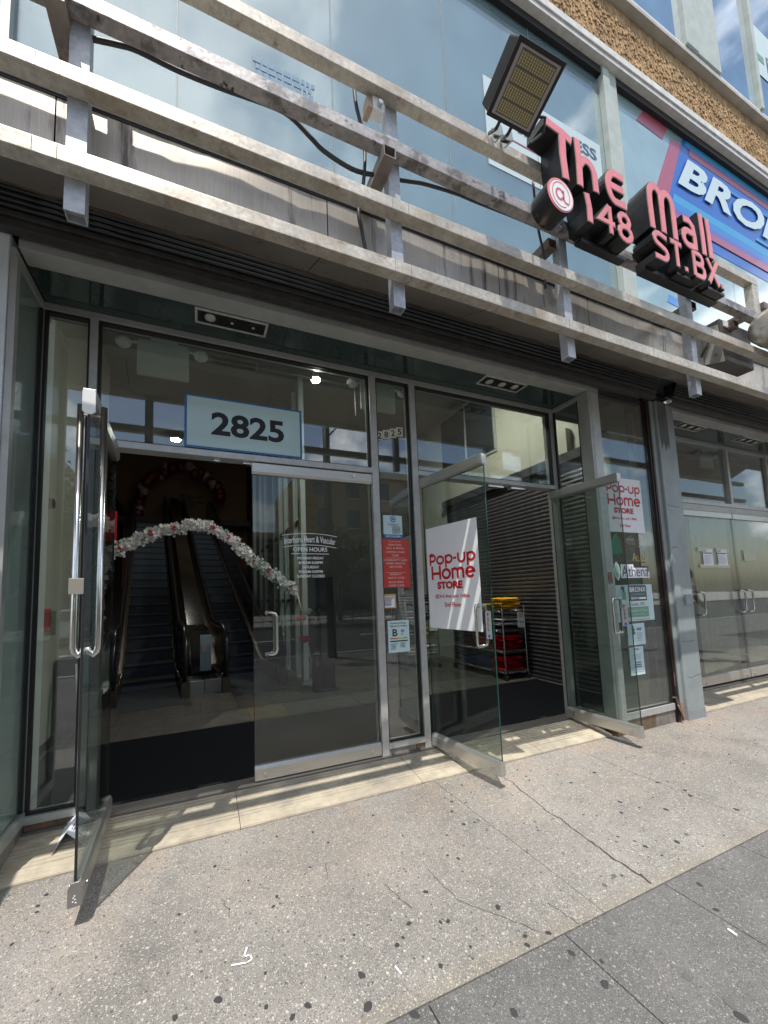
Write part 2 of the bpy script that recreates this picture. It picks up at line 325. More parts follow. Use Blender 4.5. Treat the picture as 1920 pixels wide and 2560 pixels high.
def lines(m, parent, o, w, h, n, uu=XA, vv=ZA, depth=.0012, name='small_print', fill=.5, seed=1):
    rnd = random.Random(seed); b = MB(); uu, vv, o = Vector(uu), Vector(vv), Vector(o); nn = uu.cross(vv).normalized()
    for i in range(n):
        y = h*(1-(i+.5)/n); x = rnd.uniform(0, w*.15); x1 = rnd.uniform(w*.6, w)
        while x < x1:
            l = rnd.uniform(.05, .14)*w; a = o+uu*x+vv*y+nn*depth; e = min(l, w-x); b.quad(a, a+uu*e, a+uu*e+vv*(h/n*fill), a+vv*(h/n*fill)); x += l+w*.025
    return b.build(name, m, parent)
def slab(m, parent, o, w, h, th=.002, uu=XA, vv=ZA, name='sheet'):
    uu, vv, o = Vector(uu), Vector(vv), Vector(o); nn = uu.cross(vv).normalized(); b = MB()
    b.prism([(0, 0), (w, 0), (w, h), (0, h)], lambda p, k: o+uu*p[0]+vv*p[1]+nn*(th*k)); return b.build(name, m, parent)

# ================================================================ SETTING
# sidewalk: pale slabs against the sill, dark slabs beyond the joint at y = -1.655
GZ = -.085
sw = tag(box('sidewalk_bed', mat('joint_dirt', (.05, .045, .04), .9), None, -30, 40, -6.0, -.30, -.30, GZ-.012), kind='structure'); sw.name = 'sidewalk'
def ground_slab(x0, x1, y0, y1, m, name='paving_slab'):
    return box(name, m, sw, x0, x1, y0, y1, GZ-.08, GZ, bevel=.003)
xs = [-7.4, -5.98, -4.56, -2.0, 1.662, 3.105, 4.53, 6.0, 7.5, 9.0, 10.5, 12]
for i in range(len(xs)-1): 
    ground_slab(xs[i]+.0016, xs[i+1]-.0016, -1.604, -.372, PAVE)
ground_slab(-28, xs[0]-.003, -1.604, -.372, PAVE); ground_slab(xs[-1]+.003, 38, -1.604, -.372, PAVE); EDG = aggregate('sandy_edging', (.222, .205, .180), (.48, .44, .36), (.08, .075, .07), None, 140., .80, .07); [box('slab_edging', EDG, sw, a_, b_, -1.656, -1.603, GZ-.08, GZ-.0004, .002) for a_, b_ in ((-8, 1.6604), (1.6636, 3.1034), (3.1066, 6.0), (6.003, 12))]
g = 0.745-.665*12
k = 0
while g < 13:
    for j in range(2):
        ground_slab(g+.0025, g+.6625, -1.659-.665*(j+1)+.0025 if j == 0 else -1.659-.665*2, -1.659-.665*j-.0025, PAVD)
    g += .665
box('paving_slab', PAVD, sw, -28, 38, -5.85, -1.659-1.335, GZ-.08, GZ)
# crack across the pale slab, worn trench with crumbled filling
b = MB(); pts = []; rnd = random.Random(5)
ctrl = [(2.165, -.40), (2.17, -.56), (2.172, -.64), (2.13, -.75), (2.125, -.85), (2.085, -.98), (2.09, -1.10), (2.07, -1.19), (2.05, -1.33), (2.03, -1.45), (2.03, -1.56), (2.015, -1.655)]
for i in range(len(ctrl)-1):
    for q in range(6):
        t = q/6; x = ctrl[i][0]*(1-t)+ctrl[i+1][0]*t+rnd.uniform(-.006, .006); y = ctrl[i][1]*(1-t)+ctrl[i+1][1]*t; pts.append((x, y, rnd.uniform(.0015, .0042)*(1.6 if y < -1.3 else 1)))
for i in range(len(pts)-1):
    (x, y, w0), (x2, y2, w2) = pts[i], pts[i+1]; b.quad((x-w0, y, GZ+.002), (x+w0, y, GZ+.002), (x2+w2, y2, GZ+.002), (x2-w2, y2, GZ+.002))
b.build('crack', mat('crack_black', (.05, .043, .036), .95), sw)
b = MB()
for (xa, ya, xb, yb, n) in ((.115, -.90, .135, -1.02, 8), (1.33, -1.62, 1.12, -1.35, 16), (1.12, -1.35, 1.10, -1.12, 12), (1.48, -1.52, 1.50, -1.655, 8), (.60, -.98, .64, -.86, 6), (.85, -1.12, .90, -1.3, 9), (.238, -.36, .26, -.20, 1)):
    px, py = xa, ya
    for i in range(1, n+1):
        t = i/n; x = xa+(xb-xa)*t+rnd.uniform(-.008, .008); y = ya+(yb-ya)*t; b.quad((px-.0012, py, GZ+.002), (px+.0012, py, GZ+.002), (x+.0012, y, GZ+.002), (x-.0012, y, GZ+.002)); px, py = x, y
b.build('hairline_crack', MATS['crack_black'], sw)
# chewing gum trodden into the slabs: each a thin blob
def blob(x, y, rx, ry, m, z=GZ):
    n = 16; b = MB(); rr = [random.uniform(.82, 1.08)*(1+.18*math.sin(i*.8+x*90)) for i in range(n)]; a0 = random.uniform(0, 6)
    b.prism([(rx*rr[i]*math.cos(2*PI*i/n+a0), ry*rr[i]*math.sin(2*PI*i/n+a0)) for i in range(n)], lambda p, k: (x+p[0]*(1-.15*k), y+p[1]*(1-.15*k), z+.0015+.0015*k))
    return b.build('gum_stain', m, sw)
gum = [(1.91,-1.535,15),(1.811,-1.556,12),(2.217,-1.732,14),(1.359,-1.73,14),(1.591,-1.729,21),(1.361,-1.858,17),(1.655,-1.959,17),(1.432,-1.799,10),(1.661,-2.103,20),(1.68,-2.068,18),(2.107,-1.841,12),(2.473,-1.511,15),(2.596,-1.494,13),(2.603,-1.126,14),(2.483,-1.21,12),(1.352,-1.632,12),(1.23,-1.638,11),(1.254,-1.604,10),(2.77,-1.302,15),(3.155,-1.48,16),(2.442,-1.723,12),(.993,-1.802,16),(3.093,-1.271,16),(2.544,-.815,13),(3.096,-1.076,16),(3.142,-1.216,14),(2.843,-.785,15),(2.278,-1.465,12),
 (1.09,-.345,13),(.647,-.584,9),(.7,-.712,9),(.438,-.532,8),(1.05,-.578,8),(1.606,-.657,12),(1.534,-.754,11),(1.515,-.894,12),(1.294,-1.124,10),(1.011,-1.244,12),(1.256,-1.45,14),(.848,-1.362,12),(.976,-1.41,9),(1.009,-1.42,11),(.753,-1.429,12),(.792,-1.41,8),(1.018,-1.553,7),(.862,-1.57,10),(.572,-1.482,15),(.548,-1.589,19),(.358,-1.502,13),(.351,-.982,10),(.325,-1.032,8),(.684,-1.674,17),(.549,-.86,8),(.61,-1.317,6),(.223,-1.449,9),(.3,-1.516,11),(1.121,-.835,8),(1.81,-.51,9),(.24,-1.328,7),
 (.085,-.642,10),(-.087,-.352,9),(-.079,-.901,8),(-.009,-1.028,9),(.012,-1.134,8),(.069,-1.357,16),(-.071,-1.358,12),(-.692,-.505,11),(-.704,-.573,10),(-.693,-.616,8),(.238,-.82,6),(-.727,-.777,8)]
for i, (x, y, s) in enumerate(gum): blob(x, y, s*.00095, s*.0009, GUM2 if i in (0, 1, 4, 6, 9, 12, 20, 62, 63) else GUM)
rnd2 = random.Random(11)
for i in range(150):
    x = rnd2.uniform(1.2, 6.5); y = rnd2.uniform(-1.6, -.5); s = rnd2.uniform(3, 8)*.001
    blob(x, y, s*1.2, s, GUM if rnd2.random() < .6 else GUM2)
# sill slab in front of each doorway: shallow grooved slope
def sill(x0, x1, name='door_sill', slope=True):
    b = MB(); prof = [(-.03, -.3), (-.03, -.012)]; y = -.03; z = -.012; n = 11
    for i in range(n):
        y1 = -.03-(i+1)*.31/n; z1 = -.012-.052*(i+1)/n
        if i < 9: prof += [(y1+.006, z1+.004), (y1+.003, z1-.003)]
        prof += [(y1, z1)]
    prof += [(-.366, -.070), (-.370, -.078), (-.370, -.3)]
    b.prism(prof, lambda p, k: (x0 if k == 0 else x1, p[0], p[1])); return b.build(name, SILL, sw)
for a, c in ((-.975, .243), (.247, 1.56), (1.564, 2.78), (2.784, 3.69), (5.12, 6.5), (6.504, 8.1), (8.104, 9.6)): sill(a, c)
# street, kerb and far pavement (seen in the reflections)
tag(box('road', ASPH, None, -80, 90, -16.0, -6.15, -.6, -.24), kind='structure')
tag(box('kerb', mat('kerb_stone', (.32, .31, .29), .8, nz=(5, .1)), None, -30, 40, -6.148, -6.002, -.5, GZ), kind='structure')
tag(box('far_pavement', mat('far_concrete', (.33, .32, .30), .9, nz=(3, .1)), None, -80, 90, -60, -16.002, -.6, -.10), kind='structure')
for i in range(7): box('lane_marking', mat('road_paint', (.7, .7, .68), .7), bpy.data.objects['road'], -14+i*5, -11.5+i*5, -11.05, -10.9, -.245, -.236)
# interior floor with mat and slate tiles
fl = tag(box('interior_floor', GROUT, None, -1.3, 4.8, .10, 12.5, -.3, -.006), kind='structure'); fl.name = 'floor'
box('entrance_mat', MAT, fl, -1.27, 4.70, .105, 1.40, -.006, .003)
box('threshold_plate', mat('threshold_metal', (.20, .19, .18), .4, .7, nz=(30, .2, (.1, 4, 1))), fl, -.975, 3.69, -.028, .10, -.03, .001, .002)
rows = [(1.405, 1.97), (1.976, 2.5), (2.506, 3.1), (3.106, 3.7)]; tcount = 0; rnd3 = random.Random(3)
for (y0, y1), offs in zip(rows, (.135, .055, .3, .1)):
    x = -1.3
    nx = [-1.3]; q = offs-1.35
    while q < 4.8:
        if q > -1.2: nx.append(q)
        q += .44
    nx.append(4.8)
    for i in range(len(nx)-1):
        m = TILEY if (y0 == 1.405 and .5 < nx[i]+.02 < .9) else TILE
        box('floor_tile', m, fl, nx[i]+.004, nx[i+1]-.004, y0, y1-.004, -.006, .002+rnd3.uniform(0, .003), .002)
box('floor_tile', TILE, fl, -1.3, 4.8, 3.706, 12.5, -.006, .002)

# ================================================================ MAIN STOREFRONT
st = thing('storefront', 'grey metal framed glass entrance bay numbered 2825 with two pairs of glass doors', 'storefront', (1.4, 0, 0))
FY0, FY1 = 0.0, .10
def member(x0, x1, z0, z1, m=ALU, name='frame_member', y0=FY0, y1=FY1, p=None): return box(name, m, p or st, x0, x1, y0, y1, z0, z1, .003)
member(-1.025, -.965, .037, 3.312, name='jamb'); member(-.703, -.655, .081, 3.312, ALUL, name='mullion', y0=-.006)
member(-.655, -.60, -.0, 2.40, name='jamb', y0=.02)
member(-1.025, 3.735, 3.312, 3.357, name='head_bar')
member(-.655, 1.419, 2.403, 2.452, ALUL, name='transom_bar', y0=-.008)
member(1.419, 1.483, -.02, 3.312, ALUL, name='mullion', y0=-.006); member(1.834, 1.895, -.02, 3.312, ALUL, name='mullion', y0=-.006)
member(1.895, 3.66, 2.43, 2.474, ALUL, name='transom_bar', y0=-.004); member(3.66, 3.735, 0, 3.312, name='jamb')
member(1.483, 1.834, .049, .094, ALUL, name='sill_bar', y0=-.012); member(-.965, -.703, .037, .081, ALUL, name='sill_bar', y0=-.012)
b = MB()  # gasket lines
for (x0, x1, z0, z1) in ((-.965, -.703, .081, 3.312), (-.655, 1.419, 2.452, 3.312), (1.483, 1.834, .094, 3.312), (1.895, 3.66, 2.474, 3.312)):
    g_ = .016
    b.box(x0, x0+g_, .012, .05, z0, z1); b.box(x1-g_, x1, .012, .05, z0, z1); b.box(x0+g_, x1-g_, .012, .05, z1-g_, z1); b.box(x0+g_, x1-g_, .012, .05, z0, z0+g_*.7)
b.build('gasket', GASK, st)
for (x0, x1, z0, z1) in ((-.949, -.719, .092, 3.296), (-.639, 1.403, 2.463, 3.296), (1.499, 1.818, .105, 3.296), (1.911, 3.644, 2.485, 3.296)): box('glass_pane', GLASS, st, x0, x1, .030, .038, z0, z1)
ic = thing('inner_column', 'grey-green column standing behind the sticker window', 'column', (4.45, -.12, 0)); MB().tube([(4.47, -.10, .0), (4.47, -.10, 3.4)], .17, 24).build('column_shaft', mat('column_green', (.20, .225, .18), .45, nz=(2, .2), streak=((.30, .31, .22), .6, .75)), ic, smooth=True)
# plinth stones
box('plinth_stone', PLIN, st, -.963, -.66, .0, .12, -.09, .037, .004); box('plinth_stone', PLIG, st, 1.485, 1.745, .0, .12, -.05, .049, .004); box('plinth_stone', PLIN, st, 1.749, 1.832, .0, .12, -.05, .049, .004)
for x in (-.963, -.99): pass
box('plinth_stone', PLIG, st, -1.06, -.966, -.42, .0, -.09, .045, .004)
# right hand return and projecting window
member(3.70, 3.852, .03, 3.352, ALU, 'corner_post', -.418, -.30); box('post_face', ALUL, st, 3.735, 3.850, -.421, -.4185, .03, 3.35)
member(3.70, 3.735, 3.312, 3.355, ALU, 'return_head', -.30, -.0); member(3.70, 3.735, .03, .10, ALU, 'return_sill', -.30, 0.)
box('glass_pane', GLASS, st, 3.713, 3.721, -.30, 0, .10, 3.312)
box('gasket', GASK, st, 3.706, 3.728, -.30, -.285, .1, 3.312); box('gasket', GASK, st, 3.706, 3.728, -.016, -.001, .1, 3.312)
member(3.852, 4.62, .046, .111, ALUL, 'sill_bar', -.418, -.33)
box('glass_pane', GLASS, st, 3.852, 4.625, -.398, -.390, .111, 3.40)
b = MB(); b.box(3.853, 3.866, -.404, -.385, .111, 3.4); b.box(3.853, 4.62, -.404, -.385, .111, .121); b.build('gasket', GASK, st)
for x0, x1, m in ((3.72, 4.30, PLIN), (4.304, 4.50, PLIG), (4.504, 4.63, PLIG)): box('plinth_stone', m, st, x0, x1, -.405, -.28, -.10, .045, .004)
# left return
member(-.99, -.955, .11, 3.30, ALU, 'corner_post', -.42, -.375)
box('glass_pane', GLASS, st, -.985, -.977, -.375, -.0, .11, 3.30); member(-.995, -.962, 3.30, 3.352, ALU, 'return_head', -.42, -.0); member(-.995, -.955, .045, .11, ALU, 'return_sill', -.42, -.0)
box('return_backing', mat('teal_back_paint', (.10, .14, .135), .5), st, -1.06, -.997, -.40, -.0, .045, 3.35)
box('gasket', GASK, st, -.982, -.966, -.016, -.001, .11, 3.30)
# header beam and soffit glass
box('header_beam', ALU, st, -.955, 3.86, -.42, -.292, 3.358, 3.41, .003)
box('header_beam', ALU, st, -.955, 3.86, -.412, -.30, 3.41, 3.50)
for x0, x1 in ((-.955, .62), (.622, 1.55), (1.552, 2.35), (2.352, 3.735)): box('soffit_pane', SOFF, st, x0, x1-.001, -.292, .0, 3.358, 3.366)
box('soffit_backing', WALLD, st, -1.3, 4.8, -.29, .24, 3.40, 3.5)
# doors -------------------------------------------------------------
def door(name, p0, p1, zt=2.39, label=None):
    """frameless leaf: rails top and bottom, p0 hinge end, p1 free end (x, y)"""
    p0, p1 = Vector((*p0, 0)), Vector((*p1, 0)); d = (p1-p0); Ld = d.length; d.normalize(); n = Vector((-d.y, d.x, 0))
    t = bpy.data.objects.new(name, None); col.objects.link(t); t.location = p0-st.location; t.parent = st; t.empty_display_size = .1
    if label: t['label'] = label
    def pt(s, q, z): return p0+d*s+n*q+Vector((0, 0, z))
    hw = .027
    b = MB(); b.prism([(-hw, .012), (hw, .012), (hw, .090), (hw*.62, .114), (-hw*.62, .114), (-hw, .090)], lambda p, k: pt(Ld*k, p[0], p[1])); b.build('bottom_rail', DOORM, t, .0015)
    b = MB(); b.prism([(-hw, zt), (hw, zt), (hw, zt-.068), (hw*.62, zt-.086), (-hw*.62, zt-.086), (-hw, zt-.068)], lambda p, k: pt(Ld*k, p[0], p[1])); b.build('top_rail', DOORM, t, .0015)
    b = MB(); b.prism([(0.004, .105), (Ld-.004, .105), (Ld-.004, zt-.08), (.004, zt-.08)], lambda p, k: pt(p[0], -.006+.012*k, p[1])); b.build('door_pane', DGLASS, t)
    b = MB()
    for s in (0.0015, Ld-.004): b.prism([(s, .10), (s+.0025, .10), (s+.0025, zt-.075), (s, zt-.075)], lambda p, k: pt(p[0], -.0055+.011*k, p[1]))
    b.build('glass_edge', EDGE if p0.x > 1.5 and p0.x < 2.5 else GASK, t)
    for z, s in ((.06, Ld-.07), (zt-.035, Ld*.12+.05), (.06, .09)):
        for sg in (-1, 1):
            b = MB(); b.tube([pt(s, sg*hw, z), pt(s, sg*(hw+.008), z)], .011, 10); b.build('bolt', STEEL, t, smooth=False)
    return t, pt, Ld
def c_handle(t, pt, s, z0, z1, sides=(-1, 1), off=.055, run=None, rr=.011):
    for sg in sides:
        run_ = run if run is not None else 0
        path = [(s, 0, z1), (s+run_*.0, .03, z1), (s+run_*.6, off*.85, z1), (s+run_*.9, off*.98, z1-.012), (s+run_, off, z1-.035), (s+run_, off, z0+.035), (s+run_*.9, off*.98, z0+.012), (s+run_*.6, off*.85, z0), (s, .03, z0), (s, 0, z0)]
        b = MB(); b.tube([pt(a, sg*q, z) for a, q, z in path], rr, 10); b.build('handle', STEEL, t, smooth=True)
        for z in (z0, z1):
            b = MB(); b.tube([pt(s, sg*.006, z), pt(s, sg*.018, z)], rr*1.35, 12); b.build('handle_washer', STEEL, t)
d1, pt1, L1 = door('glass_door', (-.535, .0), (-.502, -.805), label='left door leaf swung open, with two long bar handles')
for sg in (-1, 1):
    path = [(L1-.075, 0, 2.285), (L1-.075, .045, 2.285)]; b = MB(); b.tube([pt1(a, sg*q, z) for a, q, z in path], .007, 8); b.build('handle_bolt', STEEL, d1)
    s0 = L1-.075; b = MB(); b.tube([pt1(s0, sg*.05, 2.335), pt1(s0, sg*.05, 1.20), pt1(s0, sg*.05, 1.13), pt1(s0, sg*.045, 1.105), pt1(s0, sg*.03, 1.088), pt1(s0, sg*.015, 1.10), pt1(s0, sg*.008, 1.125)], .0155, 12); b.build('handle', STEEL, d1, smooth=True)
b = MB(); b.prism([(L1-.02, 1.38), (L1+.003, 1.38), (L1+.003, 1.455), (L1-.02, 1.455)], lambda p, k: pt1(p[0], -.06+.06*k, p[1])); b.build('lock_case', mat('brass_plate', (.50, .46, .38), .35, .7), d1, .002)
b = MB(); b.prism([(-.028, 2.272), (-.012, 2.258), (.012, 2.258), (.028, 2.272), (.028, 2.372), (.02, 2.385), (-.02, 2.385), (-.028, 2.372)], lambda p, k: pt1(L1+.001+.008*k, p[0], p[1])); b.build('rail_end_cap', WPLA, d1, .002)
b = MB(); b.prism([(-.027, .014), (.027, .014), (.027, .088), (.016, .112), (-.016, .112), (-.027, .088)], lambda p, k: pt1(L1+.001+.003*k, p[0], p[1])); b.build('rail_end_cap', BRUSH, d1)
for i, (q, z) in enumerate(((-.004, .052), (.002, .045), (-.006, .037), (.005, .031), (0, .060))):
    b = MB(); b.prism([(q-.003, z-.002), (q+.003, z-.002), (q+.003, z+.002), (q-.003, z+.002)], lambda p, k: pt1(L1+.0045+.001*k, p[0], p[1])); b.build('scratch', WINK, d1)
dc, ptc, Lc = door('closed_door', (1.412, .022), (.384, .022), label='closed glass door leaf with white opening hours lettering')
c_handle(dc, ptc, Lc-.10, .91, 1.222, run=-.07)
b = MB(); b.box(.384, 1.412, -.006, -.0055, .019, .117)
d2, pt2, L2 = door('glass_door', (1.927, .0), (2.030, -.700), label='middle door leaf swung open, holding the large white poster')
c_handle(d2, pt2, L2-.115, .922, 1.228, run=.0)
d3, pt3, L3 = door('glass_door', (3.585, .0), (3.612, -.690), label='right door leaf swung open, its handle over the window stickers')
c_handle(d3, pt3, L3-.115, .915, 1.232, run=.0)
for pt_, Ln, t in ((pt2, L2, d2), (pt3, L3, d3)):
    for z0, z1 in ((2.31, 2.388),):
        b = MB(); b.prism([(-.026, z0), (.026, z0), (.026, z1), (-.026, z1)], lambda p, k: pt_(Ln+.001+.005*k, p[0], p[1])); b.build('rail_end_cap', mat('end_cap_white', (.62, .63, .63), .4), t, .001)
# small door hardware under the transom
for x, w_ in ((.10, .05), (.32, .09), (2.75, .20), (3.05, .20)): box('door_stop', STEEL, st, x, x+w_, .03, .085, 2.385 if x < 1 else 2.40, 2.403 if x < 1 else 2.43, .002)
# recessed triple lights in the soffit
def lightbox(x0, y0, w_, ln, label, seed):
    rnd = random.Random(seed); t = thing('recessed_light', label, 'ceiling light', (x0, y0, 3.356), 0, 'triple recessed lights in the soffits')
    b = MB(); e = .016; z0, z1 = 3.350, 3.358
    b.box(x0, x0+w_, y0, y0+e, z0, z1); b.box(x0, x0+w_, y0+ln-e, y0+ln, z0, z1); b.box(x0, x0+e, y0+e, y0+ln-e, z0, z1); b.box(x0+w_-e, x0+w_, y0+e, y0+ln-e, z0, z1)
    b.build('light_frame', mat('light_trim_white', (.45, .44, .42), .5, .1, nz=(20, .25), spots=[(14, .62, .7, (.25, .10, .04))]), t, .001)
    box('light_recess', mat('recess_black', (.010, .010, .010), .5, .2), t, x0+e, x0+w_-e, y0+e, y0+ln-e, 3.3535, 3.3575)
    for k in range(3):
        cx = x0+w_*(.2+.3*k); cy = y0+ln/2+rnd.uniform(-.006, .006); full = not (seed == 1 and k > 0)
        b = MB(); b.tube([(cx+.047*math.cos(a*PI/8), cy+.047*math.sin(a*PI/8), 3.351) for a in range(16)], .0035, 6, closed=True); b.build('lamp_ring', mat('dark_ring', (.03, .03, .03), .35, .5), t)
        b = MB(); rr = .040 if full else .012; b.sphere((cx, cy, 3.352), rr, 12, 6, (1, 1, .35)); b.build('lamp', LAMPG, t, smooth=True)
    return t
lightbox(-.03, -.285, .505, .15, 'recessed soffit light above the 2825 plate with two bare sockets', 1)
lightbox(2.505, -.298, .515, .15, 'rusty recessed soffit light above the open middle doors', 2)
lightbox(5.60, -.305, .52, .135, 'recessed soffit light beside the grey pillar in the right bay', 3)
lightbox(7.00, -.30, .56, .14, 'recessed soffit light at the right edge of the photo', 4)

# ================================================================ NEIGHBOURING BAY
nb = thing('storefront', 'right-hand shop bay with closed double doors papered over from inside', 'storefront', (6.8, 0, 0))
box('header_beam', ALU, nb, 5.11, 9.6, -.42, -.292, 3.358, 3.41, .003); box('header_beam', ALU, nb, 5.11, 9.6, -.412, -.30, 3.41, 3.5)
for x0, x1 in ((5.11, 6.3), (6.302, 7.7), (7.702, 9.6)): box('soffit_pane', SOFF, nb, x0, x1-.001, -.292, 0, 3.358, 3.366)
def mem2(x0, x1, z0, z1, m=ALU, name='frame_member', y0=0, y1=.1): return box(name, m, nb, x0, x1, y0, y1, z0, z1, .003)
mem2(5.11, 9.6, 3.312, 3.357, name='head_bar'); mem2(7.205, 7.262, 2.485, 3.312, ALUL, 'mullion', -.006); mem2(5.3, 9.6, 2.435, 2.485, ALUL, 'transom_bar', -.008); mem2(5.3, 9.6, 2.345, 2.433, ALU, 'transom_bar', 0)
mem2(5.93, 5.985, .0, 3.312, name='jamb', y0=-.003); mem2(8.35, 8.41, 0, 3.312, name='jamb', y0=-.003); mem2(5.11, 5.17, 0, 3.312, name='jamb', y0=-.003)
for x0, x1, z0, z1 in ((5.99, 7.20, 2.49, 3.31), (7.265, 8.35, 2.49, 3.31), (5.17, 5.93, .1, 3.31), (8.41, 9.6, .1, 3.31)): box('glass_pane', GLASS, nb, x0, x1, .03, .038, z0, z1)
box('frame_member', ALU, nb, 9.55, 9.65, -.42, .1, 0, 3.35)
for x0, x1 in ((5.995, 7.165), (7.185, 8.345)):
    t = bpy.data.objects.new('papered_door', None); col.objects.link(t); t.parent = nb; t.location = (x0-6.8, 0, 0)
    box('bottom_rail', DOORM, t, x0, x1, -.004, .045, .028, .14, .003); box('top_rail', DOORM, t, x0, x1, -.004, .045, 2.265, 2.342, .003)
    box('door_pane', GLASS, t, x0, x1, .015, .027, .135, 2.27)
    for x in (x0+.09, x1-.09):
        b = MB(); b.tube([(x, -.004, .07), (x, -.014, .07)], .013, 10); b.build('bolt', STEEL, t)
    hx = (x0+.115 if x0 < 7 else x0+.20, x1-.0 if x0 < 7 else None)
for hx in (6.11, 7.10, 7.30):
    b = MB(); z0, z1 = .935, 1.238; b.tube([(hx-.0, .01, z1), (hx, -.035, z1), (hx+.02, -.055, z1-.012), (hx+.035, -.06, z1-.04), (hx+.035, -.06, z0+.04), (hx+.02, -.055, z0+.012), (hx, -.035, z0), (hx, .01, z0)], .012, 10); b.build('handle', STEEL, nb, smooth=True)
def paper_sheet(x0, x1, z0, z1, seed):
    rnd = random.Random(seed); b = MB(); n = 14; cols = []
    for i in range(n+1):
        x = x0+(x1-x0)*i/n; cols.append([(x+rnd.uniform(-.004, .004), .045+rnd.uniform(0, .012), z0+(.06*i/n if seed == 1 else .02*i/n)+rnd.uniform(-.006, .006)), (x, .045+rnd.uniform(0, .02), (z0+z1)/2), (x, .045, z1)])
    for i in range(n):
        for j in range(2): b.quad(cols[i][j], cols[i+1][j], cols[i+1][j+1], cols[i][j+1])
    return b.build('brown_paper', mat('kraft_paper', (.27, .25, .185), .8, nz=(3, .1), nz2=(16, .08)), nb)
paper_sheet(6.205, 7.09, .16, 2.25, 1); paper_sheet(7.33, 8.2, .20, 2.24, 2)
box('bay_floor', TILE, nb, 4.95, 9.6, .10, 4, -.3, -.003); box('bay_ceiling', CEIL, nb, 4.95, 9.6, .1, 4, 3.5, 3.6); box('bay_back_wall', WALLD, nb, 4.95, 9.6, 4, 4.1, 0, 3.6); box('bay_side_wall', WALLC, nb, 9.6, 9.7, .1, 4, 0, 3.6)
box('threshold_plate', MATS['threshold_metal'], nb, 5.12, 9.6, -.028, .10, -.03, .001, .002)
box('side_wall', WALLD, nb, 4.93, 5.11, -.29, .3, 0, 3.4)

# ================================================================ PILLARS, SHUTTERS, FASCIA
pl = thing('pillar', 'grey painted steel pillar with flaking paint between the two shop bays', 'pillar', (4.95, -.44, GZ))
box('pillar_face', PILL, pl, 4.782, 5.095, -.44, -.20, .02, 3.42, .006); box('pillar_edge', PILL, pl, 4.715, 4.778, -.415, -.22, .10, 3.42, .004)
box('pillar_base', PILS, pl, 4.713, 4.778, -.417, -.22, GZ-.02, .10, .003); box('pillar_base', mat('pillar_base_paint', (.23, .26, .27), .5, nz=(5, .15), bump=(6, .4)), pl, 4.779, 5.10, -.443, -.20, GZ-.02, .02, .003)
b = MB(); rnd = random.Random(9)
for x0, z0, n in ((4.80, 2.22, 8), (4.80, .73, 8), (4.84, .36, 9), (4.81, 1.75, 4)):
    x = x0
    for i in range(n): dz = rnd.uniform(-.012, .012); b.add([(x, -.4415, z0), (x+.028, -.4415, z0+dz), (x+.028, -.4415, z0+dz+.004), (x, -.4415, z0+.004)], [(0, 1, 2, 3)]); x += .028; z0 += dz
b.build('paint_crack', mat('crack_grey', (.07, .075, .075), .8), pl)  # thin dark grey strips drawn as paint cracks
box('switch_box', PILL, pl, 4.925, 5.035, -.462, -.441, 1.12, 1.235, .006)
b = MB(); b.add([(4.80, -.4418, 3.42), (4.965, -.4418, 3.42), (4.97, -.4418, 2.86), (4.93, -.4418, 2.93), (4.90, -.4418, 2.84), (4.86, -.4418, 2.95), (4.82, -.4418, 2.86), (4.80, -.4418, 3.1)], [tuple(range(8))]); b.build('tar_patch', mat('tar_grey', (.11, .11, .11), .8, nz=(20, .3), bump=(30, .6)), pl)
pl2 = thing('pillar', 'pale grey wall pier at the left edge beside the left door', 'pillar', (-1.3, -.44, GZ))
box('pillar_face', mat('pale_pier_paint', (.62, .67, .70), .5, nz=(4, .08), bump=(7, .2)), pl2, -1.9, -.992, -.43, .3, GZ-.02, 3.44, .006)
box('left_wall_block', WALLC, pl2, -1.9, -1.062, .3, .5, GZ-.02, 3.44)
def shutter_box(x0, x1, label):
    t = thing('roller_shutter', label, 'roller shutter', ((x0+x1)/2, -.5, 3.4))
    box('bottom_bar', DARK, t, x0, x1, -.500, -.44, 3.402, 3.455, .006); box('bottom_bar', DARK, t, x0, x1, -.515, -.455, 3.458, 3.490, .006)
    b = MB()
    prof = [(-.47, 3.43)]
    for i in range(4): b.tube([(x0, -.518-.010*i, 3.508+.025*i), (x1, -.518-.010*i, 3.508+.025*i)], .0125, 8)
    b.build('shutter_slat', mat('slat_dark', (.030, .033, .038), .35, .4, nz=(8, .3)), t, smooth=True)
    box('housing_back', DARK2, t, x0, x1, -.515, -.43, 3.495, 3.62); box('front_trim', mat('rust_trim', (.12, .085, .06), .6, .3, nz=(12, .3)), t, x0, x1, -.572, -.556, 3.588, 3.600)
    return t
shutter_box(-1.9, 4.70, 'rolled-up black shutter above the 2825 entrance'); shutter_box(4.99, 9.8, 'rolled-up black shutter above the right-hand bay')
gd = thing('shutter_guide', 'dark rusty shutter guide channel left of the grey pillar', 'shutter guide', (4.66, -.44, 0))
box('guide_channel', mat('guide_dark', (.018, .012, .012), .4, .3), gd, 4.628, 4.712, -.40, -.30, GZ, 3.45); box('guide_lip', mat('guide_brown', (.075, .045, .035), .5, .4, nz=(9, .4)), gd, 4.655, 4.672, -.432, -.40, GZ, 3.40, .002)
box('guide_lip', MATS['guide_dark'], gd, 4.628, 4.640, -.425, -.40, GZ, 3.4); box('white_clip', WPLA, gd, 4.642, 4.656, -.418, -.40, .28, .42)
b = MB(); b.tube([(4.60, -.41, .17), (4.63, -.425, .17), (4.645, -.43, .10), (4.665, -.44, .03), (4.68, -.445, -.05)], .009, 8); b.tube([(4.64, -.43, .10), (4.66, -.45, .0), (4.66, -.45, -.06)], .007, 8); b.build('loose_pipe', mat('pipe_brown', (.13, .09, .07), .5, .3), gd, smooth=True)
